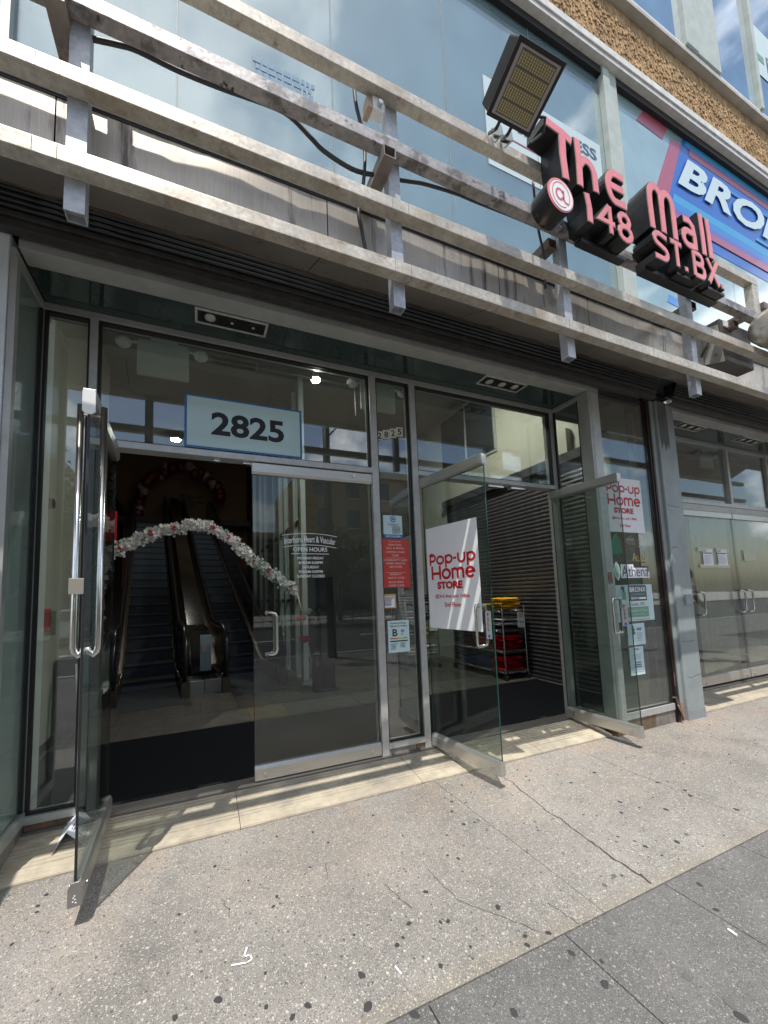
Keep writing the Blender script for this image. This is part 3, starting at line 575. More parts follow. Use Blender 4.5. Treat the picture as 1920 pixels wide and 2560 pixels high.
# fascia
fa = thing('metal_fascia', 'streaked stainless fascia panels running above the shutters behind the tube frame', 'fascia', (1.5, -.75, 3.6))
edges = [-1.9, -.62, .70, 2.0, 2.93, 4.52, 5.9, 7.3, 9.8]
rnd = random.Random(2)
for i in range(len(edges)-1):
    x0, x1 = edges[i]+.003, edges[i+1]-.003; n = 8; b = MB(); nz_ = 4; rows_ = []
    for j in range(nz_+1):
        z = 3.366+(3.685-3.366)*j/nz_; rows_.append([(x0+(x1-x0)*k/n, -1.0+(.005*math.sin(k*1.3+i*2+j)+rnd.uniform(-.002, .002))*(0 < k < n)*(0 < j < nz_), z) for k in range(n+1)])
    vs = [p for r_ in rows_ for p in r_]; fs = [(j*(n+1)+k, j*(n+1)+k+1, (j+1)*(n+1)+k+1, (j+1)*(n+1)+k) for j in range(nz_) for k in range(n)]
    b.add(vs, fs); b.build('fascia_panel', FASC, fa, smooth=True)
    b = MB(); rows_ = []
    for j in range(4):
        y = -1.0+(.44*j/3); rows_.append([(x0+(x1-x0)*k/n, y, 3.364+.236*j/3+(0 < j)*.008*math.sin(k*1.7+i+j*2)*(0 < k < n)) for k in range(n+1)])
    vs = [p for r_ in rows_ for p in r_]; fs = [(j*(n+1)+k, j*(n+1)+k+1, (j+1)*(n+1)+k+1, (j+1)*(n+1)+k) for j in range(3) for k in range(n)]
    b.add(vs, fs); b.build('fascia_underside', FASU, fa, smooth=True)
box('fascia_core', WALLD, fa, -1.9, 9.8, -.96, -.36, 3.63, 3.68)
box('top_trim', mat('bright_edge', (.62, .61, .58), .4, .2, nz=(20, .2)), fa, -1.9, 9.8, -1.012, -.985, 3.693, 3.704, .001); box('top_cover', FASU, fa, -1.9, 9.8, -1.010, -.36, 3.7045, 3.71)
box('top_gap', DARK2, fa, -1.9, 9.8, -1.004, -.985, 3.676, 3.6925)
# ================================================================ UPPER FACADE
uf = thing('curtain_wall', 'teal glass upper storey wall reflecting clouds above the fascia', 'glass wall', (1.5, -.35, 4))
seams = [-1.06, -.153, 1.014, 2.184, 3.35, 4.485]
box('glass_panel', UPG2, uf, -2.6, -1.10, -.352, -.34, 3.72, 7.8)
for i in range(len(seams)-1): box('glass_panel', UPG, uf, seams[i]+.004, seams[i+1]-.004, -.352, -.34, 3.72, 7.85)
box('panel_backing', DARK2, uf, -3.5, 14, -.338, -.30, 3.6, 5.0); b = MB()
for s_ in seams[1:]: b.box(s_-.004, s_+.004, -.3555, -.3525, 3.72, 7.85)
b.build('seam', mat('seam_grey', (.20, .24, .24), .6), uf)
box('mullion', MULL, uf, -1.10, -1.055, -.40, -.335, 3.72, 7.8); 
box('mullion', MULL, uf, 4.485, 4.60, -.42, -.335, 3.72, 7.85, .004); box('mullion', MULL, uf, 4.606, 4.745, -.405, -.335, 3.72, 7.85, .004)
for x0, x1 in ((4.75, 5.90), (5.908, 7.08), (7.088, 8.25), (8.258, 9.43), (9.438, 12)): box('glass_panel', UPG2, uf, x0, x1, -.352, -.34, 3.72, 7.85)
# tan ribbed band with pale trims
bd = thing('stone_band', 'tan ribbed split-block band with pale trims crossing the top right corner', 'wall band', (6, -.45, 7.6))
box('lower_trim', WHT, bd, .5, 22, -.47, -.30, 7.60, 7.66, .004); box('lower_trim', WHT, bd, .5, 22, -.485, -.30, 7.665, 7.76, .006)
box('dark_joint', DARK2, bd, .5, 22, -.40, -.34, 7.50, 7.605)
box('upper_ledge', mat('ledge_grey', (.40, .39, .36), .6, nz=(4, .2)), bd, .5, 22, -.55, -.3, 8.50, 8.56, .006); box('upper_ledge', WHT, bd, .5, 22, -.53, -.3, 8.565, 8.65, .006)
b = MB(); x = 1.9; rnd = random.Random(4)
while x < 16:
    z = 7.765
    while z < 8.50:
        h_ = (rnd.uniform(.03, .055) if z < 8.30 else .2) if x < 12 else .8; z1 = min(z+h_, 8.50); d0 = -.462-(rnd.uniform(0, .020) if z < 8.30 else .004); wv = .0135+rnd.uniform(-.002, .003)
        b.box(x-wv, x+wv, d0, -.42, z+.002, z1-.002); z = z1
    x += .036
b.build('block_ribs', BAND, bd, kind='stuff'); box('block_backing', mat('tan_backing', (.20, .13, .07), .9), bd, .5, 22, -.43, -.3, 7.76, 8.5)
# windows above the band
uw = thing('window_row', 'second floor windows with pale green mullions at the top right', 'window', (7, -.5, 8.7))
for x0, x1 in ((2.2, 6.13), (6.985, 8.07), (8.16, 9.6), (9.75, 13)): box('window_pane', UPB, uw, x0, x1, -.50, -.49, 8.66, 12)
box('mullion', MULL, uw, 6.13, 6.40, -.56, -.48, 8.655, 12, .004); box('mullion', MULL, uw, 6.41, 6.98, -.55, -.48, 8.655, 12, .004); box('mullion', MULL, uw, 8.075, 8.155, -.56, -.48, 8.655, 12, .004); box('mullion', MULL, uw, 9.605, 9.745, -.56, -.48, 8.655, 12)
ws = thing('window_sheet', 'white sheet with a dark logo box in the upper right window', 'poster', (8.2, -.505, 9.5)); slab(mat('sheet_pale', (.55, .66, .66), .4), ws, (8.17, -.505, 9.45), 1.1, .92)
slab(SLT, ws, (8.62, -.508, 9.62), .5, .30, .002, name='logo_box'); text('BRO', WINK, ws, (8.66, -.51, 9.80), .36, .09); slab(GRN2, ws, (8.33, -.508, 9.72), .2, .13, name='logo_box')
# building mass that closes the interior and blocks the sky
bl = thing('building_shell', 'dark interior walls and slabs seen through the entrance glass', 'building', (1.5, 6, 0))
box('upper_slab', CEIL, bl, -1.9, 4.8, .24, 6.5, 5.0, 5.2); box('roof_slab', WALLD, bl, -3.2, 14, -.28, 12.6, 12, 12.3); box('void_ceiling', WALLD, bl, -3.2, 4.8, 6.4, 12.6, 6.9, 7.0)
box('sun_block_wall', WALLC, bl, -3.2, -1.0, -.28, .0, 3.51, 12); box('upper_side', WALLC, bl, -3.2, -3.1, 0, 12.6, 0, 12); box('upper_floor_wall', CEIL, bl, -3.1, 14, 6.5, 6.6, 7.0, 12); box('end_wall', WALLD, bl, 13.9, 14, -.28, 6.5, 3.6, 12)  # first box is a block added to cut the sun patch's left edge
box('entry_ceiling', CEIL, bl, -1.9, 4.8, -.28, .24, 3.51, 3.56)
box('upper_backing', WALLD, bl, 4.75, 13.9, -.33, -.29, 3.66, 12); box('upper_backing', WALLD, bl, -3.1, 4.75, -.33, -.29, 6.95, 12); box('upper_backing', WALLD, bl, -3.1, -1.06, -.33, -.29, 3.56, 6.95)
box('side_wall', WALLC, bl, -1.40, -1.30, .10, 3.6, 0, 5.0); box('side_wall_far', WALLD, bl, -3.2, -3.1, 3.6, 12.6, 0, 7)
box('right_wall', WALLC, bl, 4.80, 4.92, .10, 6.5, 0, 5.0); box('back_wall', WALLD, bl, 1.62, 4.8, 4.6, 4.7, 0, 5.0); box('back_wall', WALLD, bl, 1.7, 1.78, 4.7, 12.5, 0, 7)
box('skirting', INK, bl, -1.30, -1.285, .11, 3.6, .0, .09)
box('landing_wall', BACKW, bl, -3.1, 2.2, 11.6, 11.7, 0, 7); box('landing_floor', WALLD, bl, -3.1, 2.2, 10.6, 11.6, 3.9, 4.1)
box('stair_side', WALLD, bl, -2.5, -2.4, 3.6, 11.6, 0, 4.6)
box('inner_window_frame', ALUL, bl, 4.78, 4.80, 1.95, 3.5, 3.75, 4.95); box('inner_window', mat('inner_window_dark', (.015, .025, .03), .1, 0, .7), bl, 4.765, 4.78, 2.0, 2.68, 3.8, 4.9); box('inner_window', MATS['inner_window_dark'], bl, 4.765, 4.78, 2.74, 3.45, 3.8, 4.9)
# inner glass wall with white mullions beside the escalators
ig = thing('inner_glass_wall', 'inner glass wall with pale vertical mullions to the right of the escalators', 'glass wall', (1.6, 3, 0))
for y in (2.85, 3.35, 4.1, 4.6, 5.2, 6.4, 7.2, 8.4): box('mullion', mat('pale_inner_frame', (.50, .55, .56), .45, .2), ig, 1.52, 1.60, y, y+.06 if y > 3 else y+.12, 0, 4.98 if y < 6.3 else 6.88)
box('rail', BLKP, ig, 1.54, 1.59, 2.9, 9, 2.55, 2.62); box('rail', BLKP, ig, 1.54, 1.59, 2.9, 9, 1.25, 1.30)
for y0, y1 in ((2.97, 3.35), (3.41, 4.1), (4.16, 5.2), (5.26, 7.2)): box('glass_pane', GLASS, ig, 1.558, 1.564, y0, y1, .05, 4.9)
# right interior roller shutter (wall x = 4.8)
rs = thing('roller_shutter', 'closed dark roller shutter on the inner right wall behind the clothes rack', 'roller shutter', (4.77, 1.9, 0))
b0 = MB(); b0.prism([(4.80, .0), (4.772, .006), (4.764, .03), (4.772, .054), (4.80, .060)], lambda p, k: (p[0], .42 if k == 0 else 3.40, p[1])); s0 = b0.build('shutter_slat', SHUT, rs, smooth=False)
for i in range(1, 50): place(s0, rs, 0, 0, .0615*i)
box('shutter_hood', DARK, rs, 4.68, 4.80, .38, 3.44, 3.075, 3.2)

# ================================================================ TUBE FRAME
tf = thing('tube_frame', 'horizontal weathered metal tube rails on short posts in front of the fascia', 'metal frame', (1.5, -1.25, 3))
RY0, RY1 = -1.28, -1.218
def rail(x0, x1, zt, m): return box('rail', m, tf, x0, x1, RY0, RY1, zt-.069, zt, .003)
rail(-3.4, 11, 3.133, RAILM)
for a, c in ((-.508-.10, None),): pass
rail(-3.4, 11, 3.503, RAILM); rail(-3.4, 5.9, 3.866, RAILD); rail(-3.4, 4.958, 4.226, RAILM)
SEAM = mat('seam_dark', (.12, .11, .10), .7)
for zt in (3.133, 3.503):
    for x in (-.72, -.60, -.52, .98, 1.08, 2.30, 3.2): box('weld_seam', SEAM, tf, x-.001, x+.001, RY0-.0006, RY0+.002, zt-.066, zt-.003)
box('weld_seam', SEAM, tf, .50, .502, RY0+.004, RY1-.004, 3.7955, 3.798)
for x0, zt in ((-.512, 4.6), (.998, 4.262), (2.352, 4.20), (3.860, 4.20), (-2.05, 4.262)):
    b = MB(); y0, y1 = RY1+.001, RY1+.056; w_ = .073; z0 = 2.922; tk = .004   # open-ended tube
    b.box(x0, x0+w_, y0, y0+tk, z0, zt); b.box(x0, x0+w_, y1-tk, y1, z0, zt); b.box(x0, x0+tk, y0+tk, y1-tk, z0, zt); b.box(x0+w_-tk, x0+w_, y0+tk, y1-tk, z0, zt); b.box(x0+tk, x0+w_-tk, y0+tk, y1-tk, z0+.03, z0+.034)
    b.build('post', mat('post_metal', (.42, .435, .46), .45, .3, nz=(7, .15), nz2=(40, .12), bump=(45, .1)), tf)
box('post', RAILM, tf, 4.853, 4.956, RY0+.001, RY1, 3.868, 4.155, .003); box('post', RAILM, tf, 6.2, 6.27, RY1+.001, RY1+.056, 2.92, 4.2, .003)
for x0, z0 in ((-.582, 3.742), (.927, 3.712), (2.26, 3.715), (3.945, 3.715), (4.62, 3.715)):
    b = MB(); w_, h_ = .074, .066; tk = .005; y0 = -1.302 if x0 < 2 else -1.21; y1 = -.36
    b.box(x0, x0+w_, y0, y1, z0, z0+tk); b.box(x0, x0+w_, y0, y1, z0+h_-tk, z0+h_); b.box(x0, x0+tk, y0, y1, z0+tk, z0+h_-tk); b.box(x0+w_-tk, x0+w_, y0, y1, z0+tk, z0+h_-tk)
    b.build('wall_arm', TUBE if x0 > 2 else mat('arm_metal', (.25, .215, .19), .5, .35, nz=(8, .2), spots=[(5, .55, .66, (.10, .075, .06))]), tf)
def tube_thing(name, label, cat, pts, rad, m, group=None):
    # smooth the polyline with Catmull-Rom
    P = [Vector(p) for p in pts]; Q = []
    for i in range(len(P)-1):
        p0, p1, p2, p3 = P[max(i-1, 0)], P[i], P[i+1], P[min(i+2, len(P)-1)]
        for k in range(5):
            t = k/5; Q.append(.5*((2*p1)+(p2-p0)*t+(2*p0-5*p1+4*p2-p3)*t*t+(3*p1-p0-3*p2+p3)*t**3))
    Q.append(P[-1]); o = MB().tube(Q, rad, 8).build(name, m, None, smooth=True); return tag(o, label, cat, group)
tube_thing('cable', 'thick grey-black cable hanging in a loop behind the rails left of the centre post', 'cable', [(-.45, -1.18, 3.80), (-.35, -1.18, 3.83), (-.27, -1.18, 3.845), (-.10, -1.17, 3.85), (.1, -1.17, 3.86), (.33, -1.18, 3.87), (.44, -1.18, 3.86), (.55, -1.18, 3.79), (.63, -1.18, 3.74), (.79, -1.18, 3.705), (.92, -1.18, 3.725)], .011, CABL)
tube_thing('cable', 'black cable running vertically just left of the centre post', 'cable', [(.82, -1.18, 4.30), (.82, -1.18, 4.23), (.83, -1.18, 4.12), (.86, -1.18, 3.98), (.872, -1.18, 3.83), (.855, -1.18, 3.64), (.82, -1.18, 3.46), (.84, -1.17, 3.36), (.87, -1.16, 3.22)], .0105, CABL)
tube_thing('cable', 'thin black cable leaving the centre post to the right towards the red sign', 'cable', [(1.06, -1.18, 3.755), (1.18, -1.18, 3.79), (1.28, -1.18, 3.815), (1.51, -1.18, 3.845), (1.67, -1.18, 3.85), (1.97, -1.19, 3.85), (2.2, -1.2, 3.84)], .010, CABL)
tube_thing('cable', 'black cable dropping behind the rails beneath the round at-sign', 'cable', [(2.18, -1.19, 4.2), (2.20, -1.18, 4.0), (2.21, -1.18, 3.84), (2.24, -1.18, 3.66), (2.27, -1.15, 3.45)], .008, CABL)
cc = thing('junction_box', 'small rusty camera bracket box on top of the centre post under the top rail', 'junction box', (.9, -1.2, 4.1))
box('bracket_plate', mat('bracket_tan', (.40, .30, .22), .5, .2, nz=(9, .2)), cc, .875, .905, -1.235, -1.16, 4.075, 4.155, .003); box('box_body', WPLA, cc, .906, .975, -1.24, -1.18, 4.07, 4.15, .004)
b = MB(); b.tube([(.945, -1.245, 4.10), (.945, -1.262, 4.10)], .014, 10); b.build('knob', STEEL, cc); box('white_label', WINK, cc, .962, 1.035, -1.21, -1.17, 4.263, 4.30)
# ================================================================ FLOODLIGHT
FC = Vector((1.657, -1.598, 4.068)); c4 = [Vector(p) for p in ((1.505, -1.718, 4.144), (1.801, -1.746, 4.099), (1.809, -1.478, 3.993), (1.514, -1.451, 4.038))]
ex = ((c4[1]-c4[0])+(c4[2]-c4[3])).normalized(); ey = ((c4[0]-c4[3])+(c4[1]-c4[2])); ey = (ey-ex*ey.dot(ex)).normalized(); en = ex.cross(ey)   # en points back up, away from the viewer?
if en.z > 0: en = -en
fd = thing('floodlight', 'black rectangular LED floodlight tilted down above the start of the red sign', 'floodlight', FC)
def fp(a, b_, c): return FC+ex*a+ey*b_+en*c   # c positive = out of the lit face
W2, H2 = .151, .142
b = MB(); b.prism([(-W2, -H2), (W2, -H2), (W2, H2), (-W2, H2)], lambda p, k: fp(p[0]*(1-.04*k)-.0*k, p[1]*(1-.04*k), -.030*k)); b.build('front_frame', FLB, fd, .007); b = MB(); b.prism([(-W2*.95, -H2*.95), (W2*.95, -H2*.95), (W2*.95, H2*.95), (-W2*.95, H2*.95)], lambda p, k: fp(p[0]*(1-.08*k), p[1]*(1-.08*k), -.031-.055*k)-ex*.045*k); b.build('housing', mat('housing_grey', (.055, .050, .048), .45, .3), fd, .008)
b = MB()
for (a0, a1, q0, q1) in ((-W2*.84, -W2*.72, -H2*.86, H2*.86), (W2*.72, W2*.84, -H2*.86, H2*.86), (-W2*.72, W2*.72, H2*.80, H2*.86), (-W2*.72, W2*.72, -H2*.86, -H2*.80)): b.prism([(a0, q0), (a1, q0), (a1, q1), (a0, q1)], lambda p, k: fp(p[0], p[1], .002+.004*k))
b.build('bezel', FLG, fd)
for r_ in range(4):
    q0 = -H2*.79+r_*H2*.395; b = MB(); b.prism([(-W2*.71, q0), (W2*.71, q0), (W2*.71, q0+H2*.385), (-W2*.71, q0+H2*.385)], lambda p, k: fp(p[0], p[1], .002+.002*k)); pn = b.build('led_panel', LEDB, fd)
    b = MB()
    for i in range(14):
        for j in range(5):
            a, q = -W2*.64+i*W2*1.28/13, q0+H2*(.05+.067*j); b.prism([(-.0040, -.0036), (.0040, -.0036), (.0040, .0036), (-.0040, .0036)], lambda p, k: fp(a+p[0], q+p[1], .0042+.002*k))
    o = b.build('led_dots', LED, pn, kind='stuff')
b = MB(); b.tube([fp(-.05, -H2, -.03), fp(-.05, -H2-.03, -.035), (1.70, -1.29, 4.22)], .010, 8); b.tube([fp(.03, -H2, -.03), fp(.03, -H2-.03, -.035), (1.80, -1.29, 4.22)], .010, 8)
b.build('mount_arm', FLB, fd)
for x in (1.72, 1.80):
    b = MB(); b.prism([(-1.30, 4.15), (-1.285, 4.24), (-1.36, 4.20), (-1.37, 4.12)], lambda p, k: (x+.012*k, p[0], p[1])); b.build('mount_bracket', STEEL, fd)
b = MB(); b.tube([fp(W2*.95, -.06, -.03), fp(W2*1.25, -.05, -.02), fp(W2*1.4, -.10, .0), (1.93, -1.40, 4.13)], .008, 8); b.build('power_cord', CABL, fd, smooth=True)

# ================================================================ RED CHANNEL LETTER SIGN
sg = thing('channel_letter_sign', 'pink faced black channel letters reading The Mall 148 ST. BX. on the rails', 'sign', (3, -1.4, 3.6))
SF, SB = -1.42, -1.292
def ribbon(path, wd, z=0):
    """flat ribbon outline quads along a 2D polyline; returns list of convex quads incl. mitred joints"""
    P = [Vector((p[0], p[1])) for p in path]; n = len(P); cl = (P[0]-P[-1]).length < 1e-6
    Ls, Rs = [], []
    for i in range(n):
        if cl: d0 = (P[i]-P[i-1 if i else n-2]).normalized(); d1 = (P[(i+1) if i < n-1 else 1]-P[i]).normalized()
        else: d0 = (P[i]-P[i-1]).normalized() if i else (P[1]-P[0]).normalized(); d1 = (P[i+1]-P[i]).normalized() if i < n-1 else d0
        t = (d0+d1); t = t.normalized() if t.length > 1e-6 else d0; nn = Vector((-t.y, t.x)); k = 1/max(.45, nn.dot(Vector((-d1.y, d1.x))))
        Ls.append(P[i]+nn*wd/2*k); Rs.append(P[i]-nn*wd/2*k)
    return Ls, Rs
def arc(cx, cy, rx, ry, a0, a1, n=10): return [(cx+rx*math.cos(math.radians(a0+(a1-a0)*i/n)), cy+ry*math.sin(math.radians(a0+(a1-a0)*i/n))) for i in range(n+1)]
def letter(name, strokes, x0, z0, w_, h_, wd, face=PINK):
    """strokes in a unit box; black deep can with a faded pink face standing just proud"""
    x0 = 2.03+(x0-2.05)*1.04; w_ *= 1.04; z0 -= .04 if z0 > 3.9 else .019
    wd = wd*1.12; B = MB(); Fm = MB(); Gm = MB()
    for si, st_ in enumerate(strokes):
        pth = [(x0+p[0]*w_, z0+p[1]*h_) for p in st_]
        for (M_, wide, ya, yb) in ((B, wd+.014, SB+.0007*si, SF-.0006*si), (Gm, wd+.008, SF-.0015-.0006*si, SF-.0035-.0006*si), (Fm, wd-.004, SF-.004-.0006*si, SF-.0055-.0006*si)):
            P_ = pth
            Lq, Rq = ribbon(P_, wide); n = len(P_)
            if wide > wd:   # lengthen the ends a little
                if (Vector(P_[0])-Vector(P_[-1])).length > 1e-6:
                    e = (wide-wd)/2; d = (Vector(P_[1])-Vector(P_[0])).normalized()*e; Lq[0] -= d; Rq[0] -= d; d = (Vector(P_[-1])-Vector(P_[-2])).normalized()*e; Lq[-1] += d; Rq[-1] += d
            for i in range(n-1):
                q = [Lq[i], Rq[i], Rq[i+1], Lq[i+1]]
                M_.prism([(v.x, v.y) for v in q], lambda p, k: (p[0], ya if k == 0 else yb, p[1]))
    t = B.build(name, SBLK, sg); Gm.build('gilt_rim', mat('rim_pale', (.34, .27, .22), .4, .3), t); Fm.build('letter_face', face, t)
    return t
# The
zb = 4.03
letter('letter_t', [[(-.30, .99), (.60, .93), (1.02, .86)], [(.55, .93), (.50, .45), (.56, -.02)]], 2.10, 4.00, .17, .345, .050)
letter('letter_h', [[(.12, 1.28), (.14, .6), (.10, -.05)], [(.14, .55)] + arc(.52, .42, .37, .36, 150, 0, 8) + [(.90, .0)]], 2.305, 4.015, .185, .255, .046)
letter('letter_e', [[(.98, .92), (.55, .95)] + arc(.48, .48, .40, .47, 100, 260, 10) + [(.60, .02), (1.0, .03)], [(.15, .50), (.92, .50)]], 2.585, 4.018, .18, .235, .046)
# Mall
letter('letter_m', [[(.07, -.02), (.05, .55)] + arc(.28, .72, .22, .25, 180, 20, 8) + [(.50, .60), (.50, .0)], [(.50, .55)] + arc(.73, .70, .22, .25, 170, 0, 8) + [(.95, -.02)]], 3.03, 3.985, .30, .36, .050)
letter('letter_a', [[(.2, .93), (.6, .95), (.85, .80), (.92, .45), (.92, .0)], [(.92, .05), (.50, .02)] + arc(.42, .28, .34, .26, 270, 90, 8) + [(.90, .52)]], 3.405, 3.985, .175, .235, .044)
letter('letter_l', [[(.3, 1.05), (.5, .6), (.5, .0)]], 3.655, 3.98, .05, .335, .048); letter('letter_l', [[(.3, 1.05), (.5, .6), (.5, .0)]], 3.745, 3.98, .05, .325, .048)
# 148 ST. BX.
z2 = 3.735
letter('digit_one', [[(.2, 1.0), (.5, .5), (.45, 0)]], 2.365, z2+.01, .05, .20, .042)
letter('digit_four', [[(.70, 1.0), (.05, .38), (.98, .38)], [(.72, 1.0), (.72, 0)]], 2.475, z2, .155, .20, .030)
letter('digit_eight', [arc(.5, .75, .36, .23, 0, 360, 12), arc(.5, .27, .44, .26, 0, 360, 12)], 2.665, z2, .135, .20, .032)
letter('letter_s', [[(.92, .90), (.45, .98)] + arc(.38, .76, .30, .21, 100, 250, 6) + [(.72, .44)] + arc(.60, .24, .30, .22, 60, -90, 6) + [(.05, .03)]], 3.04, z2, .165, .20, .034)
letter('letter_t', [[(-.02, .95), (1.0, .95)], [(.5, .95), (.5, 0)]], 3.245, z2, .125, .20, .032)
letter('full_stop', [[(.5, .0), (.5, 1.)]], 3.395, z2-.004, .03, .030, .030)
letter('letter_b', [[(.08, 0), (.08, 1)], [(.08, .97), (.6, .96)] + arc(.58, .74, .26, .21, 80, -80, 6) + [(.1, .52)], [(.1, .50), (.6, .50)] + arc(.62, .26, .30, .24, 80, -80, 6) + [(.1, .02)]], 3.51, z2, .145, .20, .032)
letter('letter_x', [[(.02, 1.0), (.98, 0)], [(.98, 1.0), (.02, 0)]], 3.70, z2, .135, .20, .032)
letter('full_stop', [[(.5, .0), (.5, 1.)]], 3.868, z2-.004, .03, .030, .030)
# raceway under the letters
b = MB(); b.box(2.40, 2.86, SB-.05, SB, 3.68, 3.705); b.box(3.06, 4.02, SB-.06, SB, 3.67, 3.705); b.box(3.36, 3.58, SF+.02, SB-.06, 3.685, 3.704); b.box(3.76, 4.0, SF+.015, SB-.06, 3.68, 3.704)
b.build('raceway', SBLK, sg, .002)
# round at-sign can
at = bpy.data.objects.new('at_can', None); col.objects.link(at); at.parent = sg; at.location = Vector((2.118, -1.35, 3.812))-sg.location
cx, cz, R_ = 2.118, 3.812, .113; n = 28
b = MB(); b.prism([(cx+R_*1.02*math.cos(2*PI*i/n), cz+R_*1.02*math.sin(2*PI*i/n)) for i in range(n)], lambda p, k: (cx+(p[0]-cx)*(1 if k == 0 else .97), SF if k == 0 else SB-.004, cz+(p[1]-cz)*(1 if k == 0 else .97))); b.build('can_body', mat('at_can_black', (.016, .016, .018), .38, .2, .5, nz=(12, .25), spots=[(7, .60, .66, (.14, .10, .07))]), at)
b = MB(); b.prism([(cx+R_*math.cos(2*PI*i/n), cz+R_*math.sin(2*PI*i/n)) for i in range(n)], lambda p, k: (p[0], SF-.001-.003*k, p[1])); b.build('can_face', PINK, at)
b = MB(); b.prism([(cx+.004+R_*.88*math.cos(2*PI*i/n), cz-.004+R_*.88*math.sin(2*PI*i/n)) for i in range(n)], lambda p, k: (p[0], SF-.0045-.002*k, p[1])); b.build('white_disc', WINK, at)
b = MB()
for pth, wd in ((arc(cx-.012, cz+.0, .030, .036, 20, 340, 14), .015), ([(cx+.022, cz+.036), (cx+.022, cz-.030), (cx+.036, cz-.046), (cx+.058, cz-.048)], .015), (arc(cx, cz, .076, .084, -42, 300, 22), .006)):
    Lq, Rq = ribbon(pth, wd)
    for i in range(len(pth)-1): b.quad(*[(v.x, SF-.0075, v.y) for v in (Lq[i], Rq[i], Rq[i+1], Lq[i+1])])
b.build('at_symbol', mat('at_pink', (.62, .13, .14), .4), at)
# ================================================================ SPOTLIGHT HOUSING, BOX
sp = thing('spotlight_housing', 'dented round metal spotlight housing on the rails at the right edge', 'spotlight', (4.95, -1.4, 3.63))
b = MB(); R2 = .158; cy_, cz_ = -1.40, 3.625; prof = [(4.70, .10), (4.712, .145), (4.74, .158), (4.86, .158), (4.862, .162), (4.872, .162), (4.874, .158), (5.25, .158)]
b.tube([(x, cy_, cz_) for x, q in prof], [q for x, q in prof], 28); b.build('housing', mat('dull_can_metal', (.45, .42, .37), .35, .7, nz=(5, .2), spots=[(4, .55, .66, (.22, .16, .09))], bump=(5, .5)), sp, smooth=True)
box('mount_arm', TUBE, sp, 4.97, 5.05, -1.30, -.5, 3.93, 3.99); box('mount_bracket', WHT, sp, 5.0, 5.12, -1.30, -1.2, 3.87, 3.90, .003)
jb = thing('electrical_box', 'dark metal electrical box with a bolted bracket behind the last post', 'junction box', (5.3, -.9, 3.85))
box('box_body', mat('box_brown', (.10, .092, .085), .45, .4, nz=(4, .35)), jb, 4.50, 5.03, -1.16, -1.015, 3.40, 3.80, .006); b = MB()
b.prism([(-1.17, 3.37), (-1.15, 3.74), (-1.02, 3.77), (-1.015, 3.42)], lambda p, k: (4.475+.012*k, p[0], p[1])); b.build('bracket_plate', mat('plate_pale', (.36, .35, .31), .5, .3, nz=(8, .2)), jb); box('bracket_plate', MATS['plate_pale'], jb, 4.24, 4.47, -1.03, -1.015, 3.42, 3.75)
for z, y in ((3.46, -1.12), (3.66, -1.11), (3.57, -1.06)):
    b = MB(); b.tube([(4.473, y, z), (4.455, y, z)], .012, 6); b.build('bolt', STEEL, jb)
for z, x in ((3.50, 4.33), (3.66, 4.30)):
    b = MB(); b.tube([(x, -1.03, z), (x, -1.05, z)], .012, 6); b.build('bolt', STEEL, jb)
box('white_label', WINK, jb, 4.55, 4.66, -1.17, -1.161, 3.735, 3.79); b = MB(); b.tube([(4.43, -1.10, 3.70), (4.40, -1.13, 3.62), (4.36, -1.10, 3.52), (4.36, -1.06, 3.45)], .009, 8); b.build('conduit', CABL, jb, smooth=True)
# ================================================================ STICKERS, PLATES, POSTERS
# 2825 plate on the transom glass
pt_ = thing('number_plate', 'large pale blue 2825 number plate with blue border on the transom glass', 'sign', (.35, .025, 2.68))
slab(mat('plate_blue_border', (.03, .15, .36), .25), pt_, (-.103, .026, 2.472), .898, .414, .003, name='plate_border')
slab(mat('frosted_plate', (.50, .68, .68), .25, 0, .5, coat=.6), pt_, (-.085, .0225, 2.488), .862, .382, .002, name='plate_face')
text('2825', INK, pt_, (.085, .0205, 2.585), .56, .185, name='number', bold=.03)
n4 = thing('number_tiles', 'four small white tiles with black digits 2825 between the two doors', 'sign', (1.62, .025, 2.8))
for i, ch in enumerate('2825'):
    q = slab(mat('tile_cream', (.62, .60, .50), .5), n4, (1.486+.0705*i, .026, 2.722+.022*i/1), .066, .086, .003, uu=(1, 0, .10), name='number_tile'); text(ch, INK, n4, (1.497+.0705*i, .0225, 2.735+.022*i+.001), .042, .058, uu=(1, 0, .10), name='digit', bold=.02)
# lettering on the closed leaf
tx = thing('door_lettering', 'white vinyl opening hours lettering on the closed door glass', 'lettering', (.84, .008, 1.7))
Y = .009; cx = .843
def arcline(zc, half, sag, th, y=Y):
    b = MB(); n = 12
    for i in range(n):
        a, c = -1+2*i/n, -1+2*(i+1)/n; b.quad((cx+a*half, y, zc-sag*a*a), (cx+c*half, y, zc-sag*c*c), (cx+c*half, y, zc-sag*c*c+th), (cx+a*half, y, zc-sag*a*a+th))
    return b.build('rule', WINK, tx)
arcline(1.846, .232, .022, .004); arcline(1.752, .225, .022, .004)
s_ = 'Interboro Heart & Vascular'; o = text(s_, WINK, tx, (cx-.216, Y, 1.775), .432, .052, name='lettering', bold=.004)
for v in o.data.vertices:
    a = (v.co.x+tx.location.x-cx)/.232; v.co.z -= .022*a*a
text('OPEN HOURS', WINK, tx, (cx-.143, Y, 1.700), .286, .034, bold=.008); slab(WINK, tx, (cx-.157, Y, 1.679), .314, .004, .001, name='rule')
